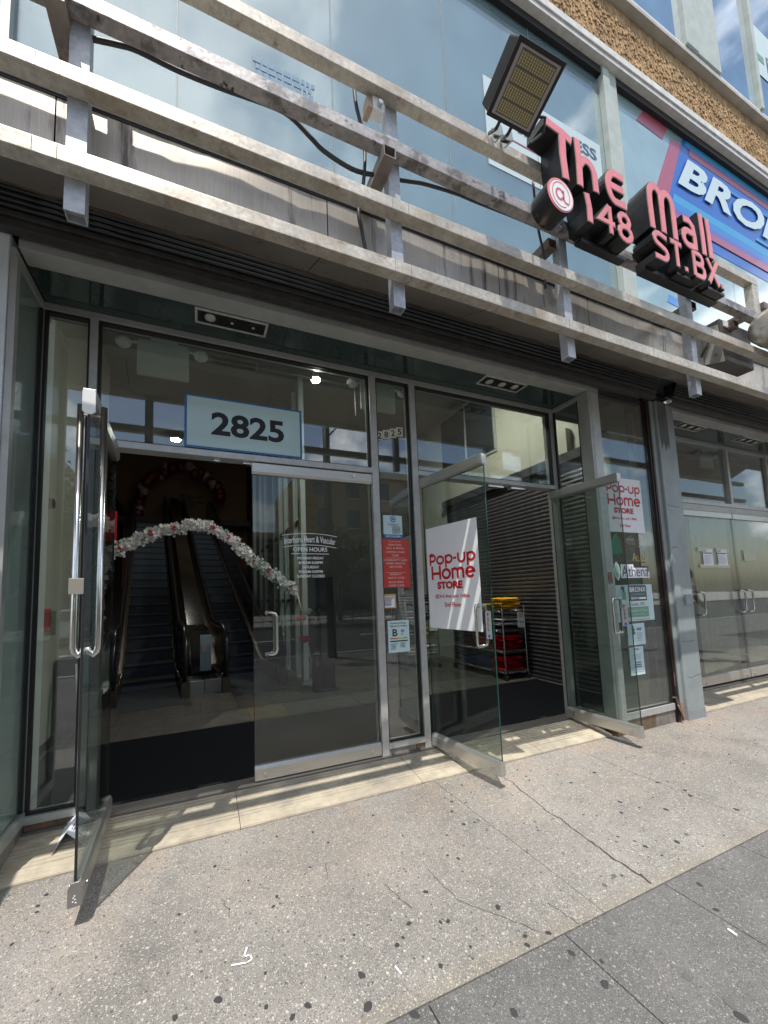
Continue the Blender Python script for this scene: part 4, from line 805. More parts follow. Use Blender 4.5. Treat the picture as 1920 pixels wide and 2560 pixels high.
for i, s_ in enumerate(('MONDAY-FRIDAY', '8:00AM-5:00PM', 'SATURDAY', '9:00AM-5:00PM', 'SUNDAY CLOSED')):
    w_ = (.222, .200, .140, .200, .232)[i]; text(s_, WINK, tx, (cx-w_/2, Y, 1.635-.0365*i), w_, .022, bold=.012)
# things on the narrow side light
a = thing('notice_sheet', 'pale notice with a round blue emblem and blue phone strip above the red list', 'notice', (1.62, .026, 1.94))
slab(PPAP, a, (1.524, .027, 1.865), .190, .175); slab(BLUE, a, (1.524, .026, 1.832), .194, .034, .002, name='blue_strip'); text('347-718-CPR1', WINK, a, (1.545, .0235, 1.840), .15, .018, bold=.012)
b = MB(); cx2, cz2 = 1.622, 2.005; b.prism([(cx2+.028*math.cos(2*PI*i/20), cz2+.028*math.sin(2*PI*i/20)) for i in range(20)], lambda p, k: (p[0], .0245-.001*k, p[1])); b.build('emblem', BLUE, a)
b = MB(); b.prism([(cx2+.019*math.cos(2*PI*i/20), cz2+.019*math.sin(2*PI*i/20)) for i in range(20)], lambda p, k: (p[0], .0232-.001*k, p[1])); b.build('emblem', PPAP, a)
b = MB(); b.prism([(cx2+.012*math.cos(2*PI*i/12), cz2+.010*math.sin(2*PI*i/12)) for i in range(12)], lambda p, k: (p[0], .0220-.001*k, p[1])); b.build('emblem', BLUE, a)
lines(BLUE, a, (1.56, .0245, 1.945), .12, .018, 2); lines(INK, a, (1.60, .0245, 1.872), .105, .068, 6, seed=3)
a = thing('tenant_list', 'red vinyl list of tenants with white names between the two doors', 'sign', (1.63, .026, 1.6))
slab(REDP, a, (1.485, .027, 1.392), .288, .432)
for s_, z, w_ in (('3rd FLOOR SUITE 307', 1.798, .12), ('IdentoGo', 1.765, .135), ('Hill & Moin', 1.735, .17), ('Caring Home', 1.700, .19), ('Care', 1.670, .07), ('Community Care', 1.628, .235), ('Home Health', 1.598, .19), ('Services', 1.568, .125), ('Regency', 1.502, .12), ('Heath Care', 1.470, .165), ('Blue Bird', 1.432, .145), ('Home Care', 1.402, .155)):
    text(s_.upper(), mat('list_white', (.72, .62, .58), .5), a, (1.630-w_/2, .0245, z), w_, .010 if z > 1.79 else .0165, bold=.008, sp=1.1)
for z in (1.655, 1.525): slab(MATS['list_white'], a, (1.53, .0245, z), .2, .002, .001, name='rule')
a = thing('permit_card', 'small white permit card on an orange backing below the red list', 'notice', (1.55, .026, 1.27)); slab(TAN, a, (1.487, .027, 1.212), .133, .125); slab(WPAP, a, (1.494, .0245, 1.220), .112, .100, .001); lines(INK, a, (1.50, .0230, 1.228), .10, .085, 8, seed=5)
a = thing('energy_rating_sheet', 'white Building Energy Efficiency Rating B 83 sheet low on the side light', 'notice', (1.63, .026, .96))
slab(PPAP, a, (1.527, .027, .828), .212, .275); text('Building Energy', INK, a, (1.555, .0245, 1.070), .155, .018, bold=.01); text('Efficiency Rating', INK, a, (1.552, .0245, 1.044), .163, .018, bold=.01); text('B', INK, a, (1.570, .0245, .968), .050, .062, bold=.02); text('83', INK, a, (1.655, .0245, 1.000), .032, .022, bold=.01); lines(GINK, a, (1.655, .0245, .972), .02, .02, 2)
for i, c in enumerate(((.35, .06, .05), (.42, .12, .05), (.5, .3, .05), (.4, .45, .08), (.1, .35, .12))): slab(mat('bar%d' % i, c, .5), a, (1.545+.0345*i, .0245, .944), .0345, .009, .001, name='colour_bar')
slab(INK, a, (1.545, .0245, .920), .175, .010, .001, name='bar'); lines(GINK, a, (1.545, .0245, .850), .075, .055, 5, seed=8); lines(GINK, a, (1.64, .0245, .865), .075, .045, 6, seed=9)
# poster on the middle door: lies on the leaf's near face
def popup(t, o, uu, w_, h_, full=True, x_off=0, lo=None):
    """o lower left corner, uu reading direction; heights given as fractions from the bottom"""
    O = Vector(o); U = Vector(uu)
    for s_, fx, fz, fw, fh, bo in ((('POP-UP', .05, .60, .88, .115, .03), ('HOME', .07, .47, .84, .115, .03), ('STORE', .22, .38, .48, .068, .035), ('@3rd Ave and 148th', .17, .295, .60, .036, .008), ('2nd Floor', .33, .225, .28, .034, .008)) if lo is None else lo):
        o_ = O+U*(fx*w_)+ZA*(fz*h_)
        if s_ == 'POP-UP': pp_letters(t, 'PoP-UP', o_, U, fw*w_, fh*h_)
        elif s_ == 'HOME': pp_letters(t, 'Home', o_, U, fw*w_, fh*h_)
        else: text(s_, RED, t, o_, fw*w_, fh*h_, uu=U, bold=bo, vv=ZA)
GL = {  # rounded display letters: (advance, strokes), unit height 1
 'P': (.62, [[(.10, -.02), (.10, .98)], [(.10, .86), (.32, .88)] + arc(.32, .61, .22, .27, 90, -90, 8) + [(.10, .34)]]),
 'p': (.66, [[(.10, -.30), (.10, .75)], arc(.35, .40, .25, .30, 0, 360, 14)]),
 'o': (.72, [arc(.35, .38, .28, .31, 0, 360, 16)]),
 '-': (.34, [[(.05, .42), (.29, .42)]]),
 'u': (.70, [[(.10, .80), (.10, .34)] + arc(.34, .32, .24, .27, 180, 360, 8) + [(.58, .80)]]),
 'H': (.84, [[(.10, 0), (.10, 1)], [(.72, 0), (.72, 1)], [(.10, .44), (.72, .44)]]),
 'm': (.98, [[(.10, 0), (.10, .74)], [(.10, .45)] + arc(.29, .50, .19, .19, 180, 0, 8) + [(.48, 0)], [(.48, .45)] + arc(.67, .50, .19, .19, 180, 0, 8) + [(.86, 0)]]),
 'e': (.70, [[(.08, .36), (.60, .42)] + arc(.35, .38, .26, .31, 8, 320, 14)]),
}
def pp_letters(t, s_, o, U, w_, h_, m=None, wd=.19):
    seq = {'PoP-UP': 'Pop-up', 'Home': 'Home'}[s_]; tot = sum(GL[c][0] for c in seq); sx = w_/tot; nn = Vector(U).cross(ZA); b = MB(); x = 0
    for c in seq:
        adv, sts = GL[c]
        for si, p in enumerate(sts):
            q = [((x+a)*sx, z*h_) for a, z in p]; Lq, Rq = ribbon(q, wd*h_)
            for i in range(len(q)-1): b.quad(*[o+U*v.x+ZA*v.y+nn*(.0012+.0003*si) for v in (Lq[i], Rq[i], Rq[i+1], Lq[i+1])])
        x += adv
    return b.build('lettering', m or RED, t)
dirn = (Vector((2.030, -.700, 0))-Vector((1.927, .0, 0))).normalized(); nrm = Vector((dirn.y, -dirn.x, 0))
if nrm.x > 0: nrm = -nrm
o0 = Vector((1.927, 0, 0))+dirn*.035+nrm*.0085+ZA*1.028
ps = thing('poster', 'large white Pop-Up Home Store poster on the middle open door', 'poster', o0); sh = slab(WPAP, ps, o0, .578, .885, .002, uu=dirn); popup(ps, o0+dirn.cross(ZA)*.0022, dirn, .578, .885, lo=(('POP-UP', .05, .62, .90, .115, .03), ('HOME', .08, .475, .86, .135, .03), ('STORE', .20, .380, .50, .074, .06), ('@3rd Ave and 148th', .15, .288, .66, .044, .02), ('2nd Floor', .33, .212, .33, .042, .02)))
def door_plate(word, pt0, d, z0, label):
    t = thing('door_plate', label, 'sign', pt0); slab(mat('plate_silver', (.36, .36, .37), .4, .4), t, pt0, .050, .205, .0015, uu=d)
    for i, ch in enumerate(word): text(ch, INK, t, pt0+d*.017+ZA*(.168-.035*i)+d.cross(ZA)*.0017, .016 if ch != 'I' else .006, .024, uu=d, bold=.02)
    slab(mat('access_blue', (.02, .03, .5), .4), t, pt0+d*.016+ZA*.012+d.cross(ZA)*.0017, .018, .018, .001, uu=d, name='symbol')
door_plate('PULL', Vector((1.927, 0, 0))+dirn*(.707-.064)+nrm*.0085+ZA*.98, dirn, 1, 'silver PULL plate beside the handle of the middle door')
d3d = (Vector((3.612, -.690, 0))-Vector((3.585, 0, 0))).normalized(); n3 = Vector((-1, 0, 0))
door_plate('PUSH', Vector((3.585, 0, 0))+d3d*(.690-.072)+n3*.0085+ZA*.98, d3d, 1, 'silver PUSH plate beside the handle of the right open door')
# stickers on the projecting window (glass front at y = -.398)
YS = -.4005
a = thing('poster', 'white Pop-Up Home Store poster at the top of the sticker window', 'poster', (4.14, YS, 2.2)); slab(WPAP, a, (3.855, YS, 1.90), .578, .575)
pp_letters(a, 'PoP-UP', Vector((3.872, YS-.0022, 2.318)), XA, .54, .100); pp_letters(a, 'Home', Vector((3.872, YS-.0022, 2.180)), XA, .535, .118); text('STORE', RED, a, (3.965, YS-.0022, 2.096), .31, .060, bold=.06); text('@3rd Ave and 148th', RED, a, (3.925, YS-.0022, 2.026), .39, .034, bold=.02); text('2nd Floor', RED, a, (4.03, YS-.0022, 1.953), .18, .032, bold=.02)
a = thing('tree_sticker', 'dark green tree silhouette sticker below the poster on the sticker window', 'sticker', (3.95, YS, 1.75)); b = MB()
b.prism([(3.875, 1.672), (3.880, 1.705), (3.866, 1.72), (3.885, 1.76), (3.880, 1.80), (3.905, 1.835), (3.935, 1.865), (3.955, 1.882), (3.975, 1.862), (4.005, 1.832), (4.022, 1.79), (4.020, 1.75), (4.040, 1.715), (4.032, 1.680), (3.975, 1.668), (3.972, 1.640), (3.95, 1.640), (3.948, 1.668)], lambda p, k: (p[0], YS-.001*k, p[1])); b.build('tree_shape', GRN, a)
a = thing('logo_sticker', 'faded brown oval logo sticker to the right of the green tree', 'sticker', (4.17, YS, 1.8)); b = MB(); b.prism([(4.175+.085*math.cos(2*PI*i/22), 1.812+.043*math.sin(2*PI*i/22)) for i in range(22)], lambda p, k: (p[0], YS-.001*k, p[1])); b.build('oval', mat('faded_brown', (.13, .11, .095), .5), a); lines(mat('faded_ink', (.25, .27, .26), .5), a, (4.12, YS-.0015, 1.80), .11, .03, 1, fill=.6); lines(MATS['faded_ink'], a, (4.27, YS, 1.73), .12, .10, 3, fill=.3, seed=4)
a = thing('lettering_sticker', 'gold ALLIED lettering above the Athena sticker', 'sticker', (4.3, YS, 1.62)); text('A', GOLD, a, (4.187, YS, 1.600), .07, .086); text('LLIED', GOLD, a, (4.250, YS, 1.600), .155, .060); lines(mat('dark_gold', (.12, .09, .04), .5), a, (4.20, YS, 1.578), .2, .012, 1, fill=.7)
a = thing('brand_sticker', 'white outlined Athena sticker with a green leaf emblem', 'sticker', (4.15, YS, 1.5)); b = MB()
b.prism([(3.880, 1.50), (3.895, 1.56), (3.925, 1.595), (3.958, 1.56), (3.978, 1.50), (3.965, 1.44), (3.945, 1.41), (3.938, 1.40), (3.925, 1.41), (3.90, 1.44)], lambda p, k: (p[0], YS-.001*k, p[1])); b.build('leaf_backing', WINK, a)
b = MB(); b.prism([(3.888, 1.50), (3.902, 1.55), (3.925, 1.58), (3.950, 1.55), (3.970, 1.50), (3.955, 1.45), (3.928, 1.42), (3.905, 1.45)], lambda p, k: (p[0], YS-.0012-.0008*k, p[1])); b.build('leaf_shape', mat('leaf_mint', (.35, .52, .45), .5), a)
b = MB(); b.box(3.926, 3.930, YS-.003, YS-.0022, 1.425, 1.545)
for sgn in (-1, 1):
    q = [(3.928, 1.45), (3.928+sgn*.018, 1.47), (3.928+sgn*.026, 1.51)]; Lq, Rq = ribbon(q, .0035)
    for i in range(2): b.quad(*[(v.x, YS-.0026, v.y) for v in (Lq[i], Rq[i], Rq[i+1], Lq[i+1])])
b.build('leaf_vein', mat('leaf_line', (.05, .16, .12), .5), a)
slab(WINK, a, (3.985, YS, 1.425), .455, .062, .001, name='backing'); slab(WINK, a, (3.99, YS-.0001, 1.480), .20, .085, .001, name='backing'); slab(WINK, a, (4.19, YS, 1.485), .22, .045, .001, name='backing'); text('Athena', NAVY, a, (3.998, YS-.0014, 1.437), .425, .112, name='lettering', bold=-.004)
a = thing('coworking_sheet', 'pale blue Bronx coworking space sheet under the Athena sticker', 'poster', (4.15, YS, 1.17)); slab(PPAP, a, (3.856, YS, .985), .597, .37)
def rrect(name, m, x0, x1, z0, z1, rad, dep, p):
    pts = []
    for (cx_, cz_, a0) in ((x1-rad, z1-rad, 0), (x0+rad, z1-rad, 90), (x0+rad, z0+rad, 180), (x1-rad, z0+rad, 270)): pts += arc(cx_, cz_, rad, rad, a0, a0+90, 4)
    b = MB(); b.prism(pts, lambda q, k: (q[0], YS-.0021-dep-.0008*k, q[1])); return b.build(name, m, p)
rrect('dark_block', SLT, 4.072, 4.358, 1.188, 1.350, .018, 0, a); text('BRONX', WINK, a, (4.088, YS-.0032, 1.280), .255, .050, bold=.01); text('COWORKING', mat('pale_teal', (.30, .42, .42), .5), a, (4.098, YS-.0032, 1.242), .235, .026); text('space', WINK, a, (4.100, YS-.0032, 1.198), .115, .030, bold=.01); rrect('white_bar', WINK, 4.226, 4.342, 1.206, 1.224, .008, .001, a)
text('Suite 301', mat('suite_ink', (.06, .12, .12), .5), a, (4.094, YS-.0024, 1.140), .215, .034); rrect('green_block', GRN2, 4.032, 4.366, 1.022, 1.128, .008, 0, a); text('Schedule A Tour', PPAP, a, (4.050, YS-.0032, 1.080), .295, .026, bold=.004); text('bronxcoworking.org', PPAP, a, (4.10, YS-.0032, 1.046), .19, .014); text('bronxcoworkingspace.com', INK, a, (4.020, YS-.0024, .993), .35, .014, bold=.008)
rrect('logo_shape', SLT, 3.955, 4.010, 1.280, 1.340, .012, 0, a); rrect('logo_shape', mat('logo_pale', (.40, .55, .56), .5), 3.925, 3.975, 1.245, 1.310, .012, .001, a); rrect('logo_shape', GRN2, 3.966, 4.022, 1.205, 1.285, .012, .002, a)
a = thing('notary_sheet', 'white notary service sheet with small figures below the coworking sheet', 'notice', (4.13, YS, .85)); slab(PPAP, a, (3.998, YS, .748), .27, .212); lines(INK, a, (4.135, YS-.0024, .885), .085, .03, 2, fill=.6); lines(GINK, a, (4.135, YS-.0024, .78), .09, .09, 6, fill=.3); b = MB()
for px_, pz_, rr in ((4.09, .93, .010), (4.095, .90, .016), (4.085, .87, .018), (4.105, .865, .012), (4.075, .84, .010)): b.prism([(px_+rr*math.cos(2*PI*i/8), pz_+rr*1.2*math.sin(2*PI*i/8)) for i in range(8)], lambda p, k: (p[0], YS-.0024-.0004*k, p[1]))
b.build('figure_print', mat('figure_ink', (.09, .13, .17), .5), a)
a = thing('form_sheet', 'lowest pale form with handwriting on the sticker window', 'notice', (4.1, YS, .58)); slab(PPAP, a, (3.995, YS, .452), .218, .275); lines(INK, a, (4.06, YS-.0024, .695), .09, .018, 2, fill=.5); lines(GINK, a, (4.04, YS-.0024, .60), .13, .055, 3, fill=.22); lines(NAVY, a, (4.06, YS-.0024, .515), .12, .065, 3, fill=.5, seed=12); lines(GINK, a, (4.03, YS-.0024, .475), .16, .01, 1, fill=.3)
a = thing('post_sticker', 'small scratched orange sticker on the corner post', 'sticker', (3.78, -.4225, 1.43)); slab(mat('worn_sticker', (.20, .17, .15), .6, nz=(60, .4)), a, (3.752, -.4222, 1.372), .062, .115); slab(mat('orange_print', (.35, .09, .05), .6, nz=(60, .5)), a, (3.758, -.4245, 1.405), .048, .052, .001)
# papers on the right-hand door
for i, (x0, lab) in enumerate(((6.365, 'left one of two white notices taped to the papered door'), (6.72, 'right one of two white notices taped to the papered door'))):
    a = thing('taped_notice', lab, 'notice', (x0, .01, 1.7)); slab(mat('tape_cream', (.50, .52, .40), .5), a, (x0-.11 if i == 0 else x0-.03, .0125, 1.785), .36, .055, .0005, name='tape'); slab(MATS['tape_cream'], a, (x0-.09, .0125, 1.560), .36, .05, .0005, name='tape'); slab(WPAP, a, (x0, .0118, 1.592), .235, .225, .001)
    text('NYC', INK, a, (x0+.01, .0106, 1.780), .075, .026, bold=.03); slab(INK, a, (x0+.01, .0106, 1.755), .21, .012, .0006, name='rule'); lines(GINK, a, (x0+.01, .0106, 1.61), .2, .12, 7, fill=.25, seed=20+i)
a = thing('taped_notice', 'faint yellow notice on the far right papered door', 'notice', (7.5, .01, 1.75)); slab(MATS['tape_cream'], a, (7.40, .0125, 1.66), .34, .16, .001)
# upper storey posters
YU = -.3545
a = thing('banner', 'big blue BRONX banner with red and cyan stripes on the upper glass', 'banner', (7, YU, 6.7))
def upoly(name, m, pts, dep, p=None): return MB().prism(pts, lambda q, k: (q[0], YU-dep-.001*k, q[1])).build(name, m, p or a)
upoly('blue_field', SKYB, [(6.19, 7.45), (5.74, 6.50), (5.72, 5.94), (12, 5.93), (12, 7.70), (6.32, 7.70)], 0)
upoly('red_bar', BRED, [(5.93, 7.36), (6.14, 7.36), (5.66, 6.30), (5.38, 6.30)], .0015)
def stripe(m, z0, z1, x0=5.9): upoly('stripe', m, [(x0, z0), (12, z0), (12, z1), (x0+(z1-z0)*.45, z1)], .002+.0011*stripe.k); stripe.k += 1
stripe.k = 0
stripe(CYAN, 7.40, 7.58, 6.25); stripe(BRED, 7.27, 7.37, 6.30); stripe(BVIO, 7.37, 7.40, 6.3); stripe(CYAN, 6.38, 6.50, 5.78); stripe(mat('banner_mid_blue', (.03, .22, .6), .2, 0, .6, coat=.5), 6.28, 6.38, 5.75); stripe(BVIO, 6.20, 6.28, 5.74); stripe(BRED, 6.10, 6.20, 5.74); stripe(CYAN, 6.55, 6.60, 7.9); stripe(MATS['banner_mid_blue'], 7.10, 7.16, 6.9)
text('BRONX', BLTX, a, (5.93, YU-.016, 6.68), 4.15, .50, name='lettering', bold=.035, shear=.38)
a = thing('window_graphic', 'red and blue squares of window graphic left of the BRONX banner', 'window graphic', (5.5, YU, 7.4))
upoly('red_shape', BRED, [(5.18, 7.28), (5.72, 7.25), (5.94, 7.60), (5.72, 7.60), (5.66, 7.52), (5.37, 7.52)], 0); upoly('blue_shape', MATS['banner_mid_blue'], [(5.24, 7.55), (5.70, 7.55), (5.76, 7.66), (5.38, 7.66), (5.40, 7.72), (5.30, 7.72)], .0)
upoly('white_bar', BLTX, [(6.20, 7.50), (6.42, 7.50), (6.47, 7.57), (6.25, 7.57)], .02)
a = thing('window_graphic', 'small loose cyan square low on the upper glass behind the sign', 'window graphic', (5.5, YU, 4.9)); upoly('blue_shape', MATS['banner_mid_blue'], [(5.42, 4.86), (5.68, 4.84), (5.72, 4.95), (5.46, 4.97)], 0); upoly('blue_shape', CYAN, [(6.1, 4.45), (7.2, 4.45), (7.2, 4.75), (6.2, 4.75)], 0); upoly('blue_shape', MATS['banner_mid_blue'], [(6.5, 4.1), (9, 4.1), (9, 4.44), (6.4, 4.44)], .001)
a = thing('window_sign', 'white paper sign behind the floodlight with navy and red letters', 'poster', (3.5, YU, 6)); slab(mat('sign_pale', (.50, .60, .62), .4), a, (2.655, YU, 5.55), 1.74, 1.0, .001, uu=(1, 0, -.0))
NV = mat('navy_letters', (.06, .10, .16), .4); text('47', NV, a, (2.69, YU-.0015, 6.30), .24, .16, bold=.03); text('ESS', NV, a, (3.96, YU-.0015, 6.30), .36, .15, bold=.03); lines(NV, a, (3.0, YU-.0015, 6.05), 1.2, .16, 2, fill=.5); lines(mat('red_letters', (.45, .10, .07), .4), a, (2.75, YU-.0015, 5.60), 1.5, .20, 1, fill=.8); slab(mat('red_rule', (.25, .07, .06), .4), a, (2.72, YU-.0015, 5.95), 1.6, .02, .001, name='rule')
a = thing('window_decal', 'faint blue lettering decal on the dark teal glass above the second rail', 'sticker', (.4, YU, 5)); lines(mat('faint_blue', (.15, .26, .36), .3), a, (.36, YU, 5.28), .50, .16, 3, fill=.8); lines(MATS['faint_blue'], a, (.82, YU, 5.12), .36, .16, 3, fill=.8)
# ================================================================ INSIDE, NEAR THE DOORS
def exit_fixture(x, y, z, label, hx=(-.56, .02)):
    t = thing('emergency_light', label, 'emergency light', (x, y, z)); box('sign_plate', mat('frosted_sign', (.62, .68, .62), .3, coat=.3), t, x, x+.36, y, y+.03, z, z+.28, .003); box('mount_plate', WPLA, t, x+.09, x+.28, y, y+.04, z+.282, z+.32, .003)
    for s_ in (-1, 1):
        cx_ = x-.09 if s_ < 0 else x+.45; b = MB(); b.sphere((cx_, y, z+.225), .055, 14, 8, (1, .8, .8)); b.build('lamp_head', WPLA, t, smooth=True); b = MB(); b.tube([(x if s_ < 0 else x+.36, y+.015, z+.25), (cx_-s_*.03, y+.01, z+.24)], .010, 8); b.build('lamp_arm', WPLA, t)
exit_fixture(-.44, .16, 3.06, 'emergency light with a blank exit plate above the left doors')
exit_fixture(1.42, .17, 3.09, 'emergency light hanging behind the narrow side light')
exit_fixture(7.45, .4, 3.2, 'emergency light behind the transom glass of the right bay')
def disc(x, y, z, rr, label):
    t = thing('ceiling_lamp', label, 'ceiling light', (x, y, z), 0, None); b = MB(); b.tube([(x, y, z+.05), (x, y, z-.01)], [rr*.75, rr*1.15], 20); b.build('lamp_rim', WPLA, t, smooth=False); b = MB(); b.tube([(x, y, z-.012), (x, y, z-.018)], rr, 20); b.build('lamp_disc', LITE, t)
disc(.98, .185, 3.30, .04, 'round lit ceiling lamp right of the 2825 plate'); disc(-.483, 5.99, 4.93, .10, 'small lit ceiling lamp left of the 2825 plate')
disc(3.3, 1.3, 4.93, .20, 'added fill lamp out of view over the clothes racks'); disc(1.2, 7.0, 6.86, .05, 'lit ceiling lamp over the escalators')  # lamp over the racks is added as fill light for the right hall
b = MB(); b.tube([(.02, .17, 3.28), (1.35, .17, 3.285), (1.36, .17, 3.0)], .009, 8); tag(b.build('conduit', mat('conduit_grey', (.25, .25, .24), .4, .3), None), 'thin grey conduit running along the ceiling behind the transom', 'conduit')
# left interior wall fixtures
a = thing('fire_bell', 'red fire alarm bell on the inner left wall', 'alarm', (-1.29, 1.09, 2.2)); box('alarm_back', REDB, a, -1.30, -1.25, 1.02, 1.14, 2.16, 2.36, .006); b = MB(); b.tube([(-1.25, 1.09, 2.23), (-1.20, 1.09, 2.23)], .045, 14); b.build('alarm_dome', STEEL, a)
a = thing('pull_station', 'red fire alarm box behind a clear cover on the inner left wall', 'alarm', (-1.29, 1.15, 1.2)); box('alarm_back', REDB, a, -1.30, -1.22, 1.05, 1.20, 1.10, 1.30, .006); box('clear_cover', DGLASS, a, -1.30, -1.19, 1.03, 1.22, 1.07, 1.28)
a = thing('wall_keypad', 'small dark keypad above the red alarm box', 'keypad', (-1.29, 1.08, 1.57)); box('keypad_body', BLKP, a, -1.30, -1.26, 1.04, 1.14, 1.52, 1.66, .006)
box_ = thing('bin', 'black waste bin by the inner left wall with pale poles leaning', 'bin', (-1.1, 1.7, 0)); box('bin_body', BLKP, box_, -1.28, -1.0, 1.55, 1.95, .004, .80, .01); b = MB(); b.tube([(-1.06, 1.52, .78), (-1.0, 1.42, .02)], .014, 8); b.tube([(-1.10, 1.50, .76), (-1.02, 1.38, .02)], .010, 8); tag(b.build('leaning_pole', WPLA, None, smooth=True), 'pair of pale poles leaning on the black bin', 'pole')
box('speaker_box', WALLC, bl, 4.70, 4.79, .60, .85, 3.2, 3.55)
# red banner and kiosk
bn_ = thing('red_banner', 'plain red banner hanging left of the escalators', 'banner', (-1.9, 7, 3)); box('banner_cloth', REDB, bn_, -2.42, -1.80, 7.2, 7.215, 2.77, 3.50)
kc = thing('column', 'black square column beside the arch pole', 'column', (1.72, 2.4, 0)); box('column_body', BLKP, kc, 1.62, 1.82, 2.25, 2.52, .004, 1.62, .006); box('column_foot', INK, kc, 1.55, 1.86, 2.20, 2.56, .004, .03, .004)
ex_ = thing('container', 'dark glossy round-shouldered container standing before the black column', 'container', (1.60, 2.3, 0)); b = MB(); b.tube([(1.56, 2.28, .01), (1.56, 2.28, .36), (1.56, 2.28, .42), (1.56, 2.28, .46), (1.56, 2.28, .52)], [.075, .075, .06, .03, .03], 16); b.build('bottle_body', BLKP, ex_, smooth=True); b = MB(); b.tube([(1.56, 2.28, .52), (1.56, 2.28, .55)], .036, 14); b.build('bottle_cap', GINK, ex_)
# ================================================================ ESCALATORS
ANG = math.atan2(.112, .994)
def escalator(name, ox, oy, label, n=21):
    t = thing(name, label, 'escalator', (ox, oy, 0), ANG, 'pair of escalators climbing to the second floor')
    Mx = Matrix.Rotation(ANG, 4, 'Z'); Mx.translation = Vector((ox, oy, 0))
    def P(x, y, z): return tuple(Mx @ Vector((x, y, z)))
    def pr(poly, x0, x1, nm, m, par=t, bev=0): return MB().prism(poly, lambda p, k: P(x0 if k == 0 else x1, p[0], p[1])).build(nm, m, par, bev)
    hw = .375; y00 = .36; run = .3425; rise = .2
    st0 = None
    zs = [.02, .08, .20]; 
    for i in range(n):
        z = .03 if i == 0 else (.10 if i == 1 else .10+rise*(i-1)*.985); y = y00+run*i; zp = max(z-.22, -.1)
        b = MB(); b.prism([(y, zp), (y, z-.010), (y+.006, z), (y+run+.01, z), (y+run+.01, z-.03), (y+.03, z-.03), (y+.03, zp)], lambda p, k: P(-hw if k == 0 else hw, p[0], p[1]))
        if i:
            b.mi = 1; b.prism([(y-.004, z-.045), (y-.004, z-.004), (y+.02, z+.001), (y+run, z+.001), (y+run, z-.01), (y+.001, z-.045)], lambda p, k: P(-hw+.002 if k == 0 else hw-.002, p[0], p[1]))  # black strip paints the shade between risers, along with the dark tread
        s_ = b.build('escalator_step', [STEPM, INK], t)
    pr([(-.75, -.01), (y00, -.01), (y00, .012), (-.75, .009)], -hw, hw, 'comb_plate', mat('comb_metal', (.10, .11, .12), .4, .6, nz=(200, .4, (1, .02, .1)), bump=(260, .6, (1, .02, .1))))
    y1 = y00+run*(n-1); z1 = .10+rise*(n-2)*.985
    def sl(y): return 0 if y < y00+.5 else min((y-y00-.5)*.577, z1)
    ys_ = [-.2, y00+.5, y1+.1, y1+1.2]
    for sx in (-1, 1):
        x0, x1 = (sx*(hw+.005), sx*(hw+.11))
        pr([(-.45, .0)]+[(y, sl(y)-.15 if y > 0 else 0) for y in ys_[1:]]+[(y, sl(y)+.22) for y in ys_[::-1]]+[(-.45, .20)], x0, x1, 'skirt', BRONZ)
        pr([(-.25, .20)]+[(y, sl(y)+.22) for y in ys_[1:]]+[(y, sl(y)+.90) for y in ys_[:0:-1]]+[(.0, .88), (-.25, .78), (-.36, .55)], sx*(hw+.045), sx*(hw+.058), 'balustrade_panel', BLKP)
        xr = sx*(hw+.055); path = [(.1, .10), (-.22, .14), (-.40, .30), (-.47, .52), (-.40, .74), (-.22, .90), (.0, .945), (.4, .955), (y00+.5, .965)]+[(y, sl(y)+.965) for y in (y1*.5, y1, y1+.2, y1+1.1)]+[(y1+1.3, z1+.85), (y1+1.35, z1+.6)]
        b = MB(); b.tube([P(xr, y, z) for y, z in path], .036, 10); b.build('handrail', RUB, t, smooth=True)
        b = MB(); b.tube([P(xr+sx*.0, y, z-.045) for y, z in path[2:-2]], .014, 6); b.build('handrail_track', STEEL, t, smooth=True)
        b = MB(); b.tube([P(sx*(hw+.008), y, sl(y)+.225) for y in (0, y00+.5, y1, y1+1)], .010, 6); b.build('deck_trim', mat('trim_bronze', (.28, .24, .19), .3, .8), t, smooth=True)
        b = MB(); b.tube([P(xr-.05, -.20, .16), P(xr+.05, -.20, .16)], .085, 14); b.build('handrail_inlet', INK, t)
    return t, P
e1, P1 = escalator('escalator', -.64, 3.22, 'left escalator behind the garland, dark ridged steps'); e2, P2 = escalator('escalator', .76, 3.36, 'right escalator partly behind the closed door leaf')
ct = thing('newel_panel', 'brushed steel control panel between the two escalators', 'panel', (.06, 3.1, 0)); box('panel_plinth', BRUSH, ct, -.17, .075, 2.95, 3.4, 0, .19, .004); box('panel_plinth', BRUSH, ct, .08, .33, 3.0, 3.4, 0, .19, .004); box('panel_face', mat('panel_teal', (.20, .27, .30), .3, .4), ct, .02, .18, 3.2, 3.4, .28, .80, .006); box('switch_box', BRUSH, ct, .05, .12, 3.185, 3.2, .55, .68, .004)
b = MB(); b.prism([(3.5, .15), (4.1, .18), (10.6, 4.0), (11.5, 4.0), (11.5, 4.75), (10.6, 4.75), (4.1, .92), (3.5, .85)], lambda p, k: (.06-.112*(p[0]-3.2)+(-.14 if k == 0 else .14), p[0], p[1])); cn = tag(b.build('centre_console', mat('console_brown', (.020, .016, .012), .16, 0, .25, nz=(3, .3)), None), 'dark glossy deck running up between the two escalators', 'escalator deck')
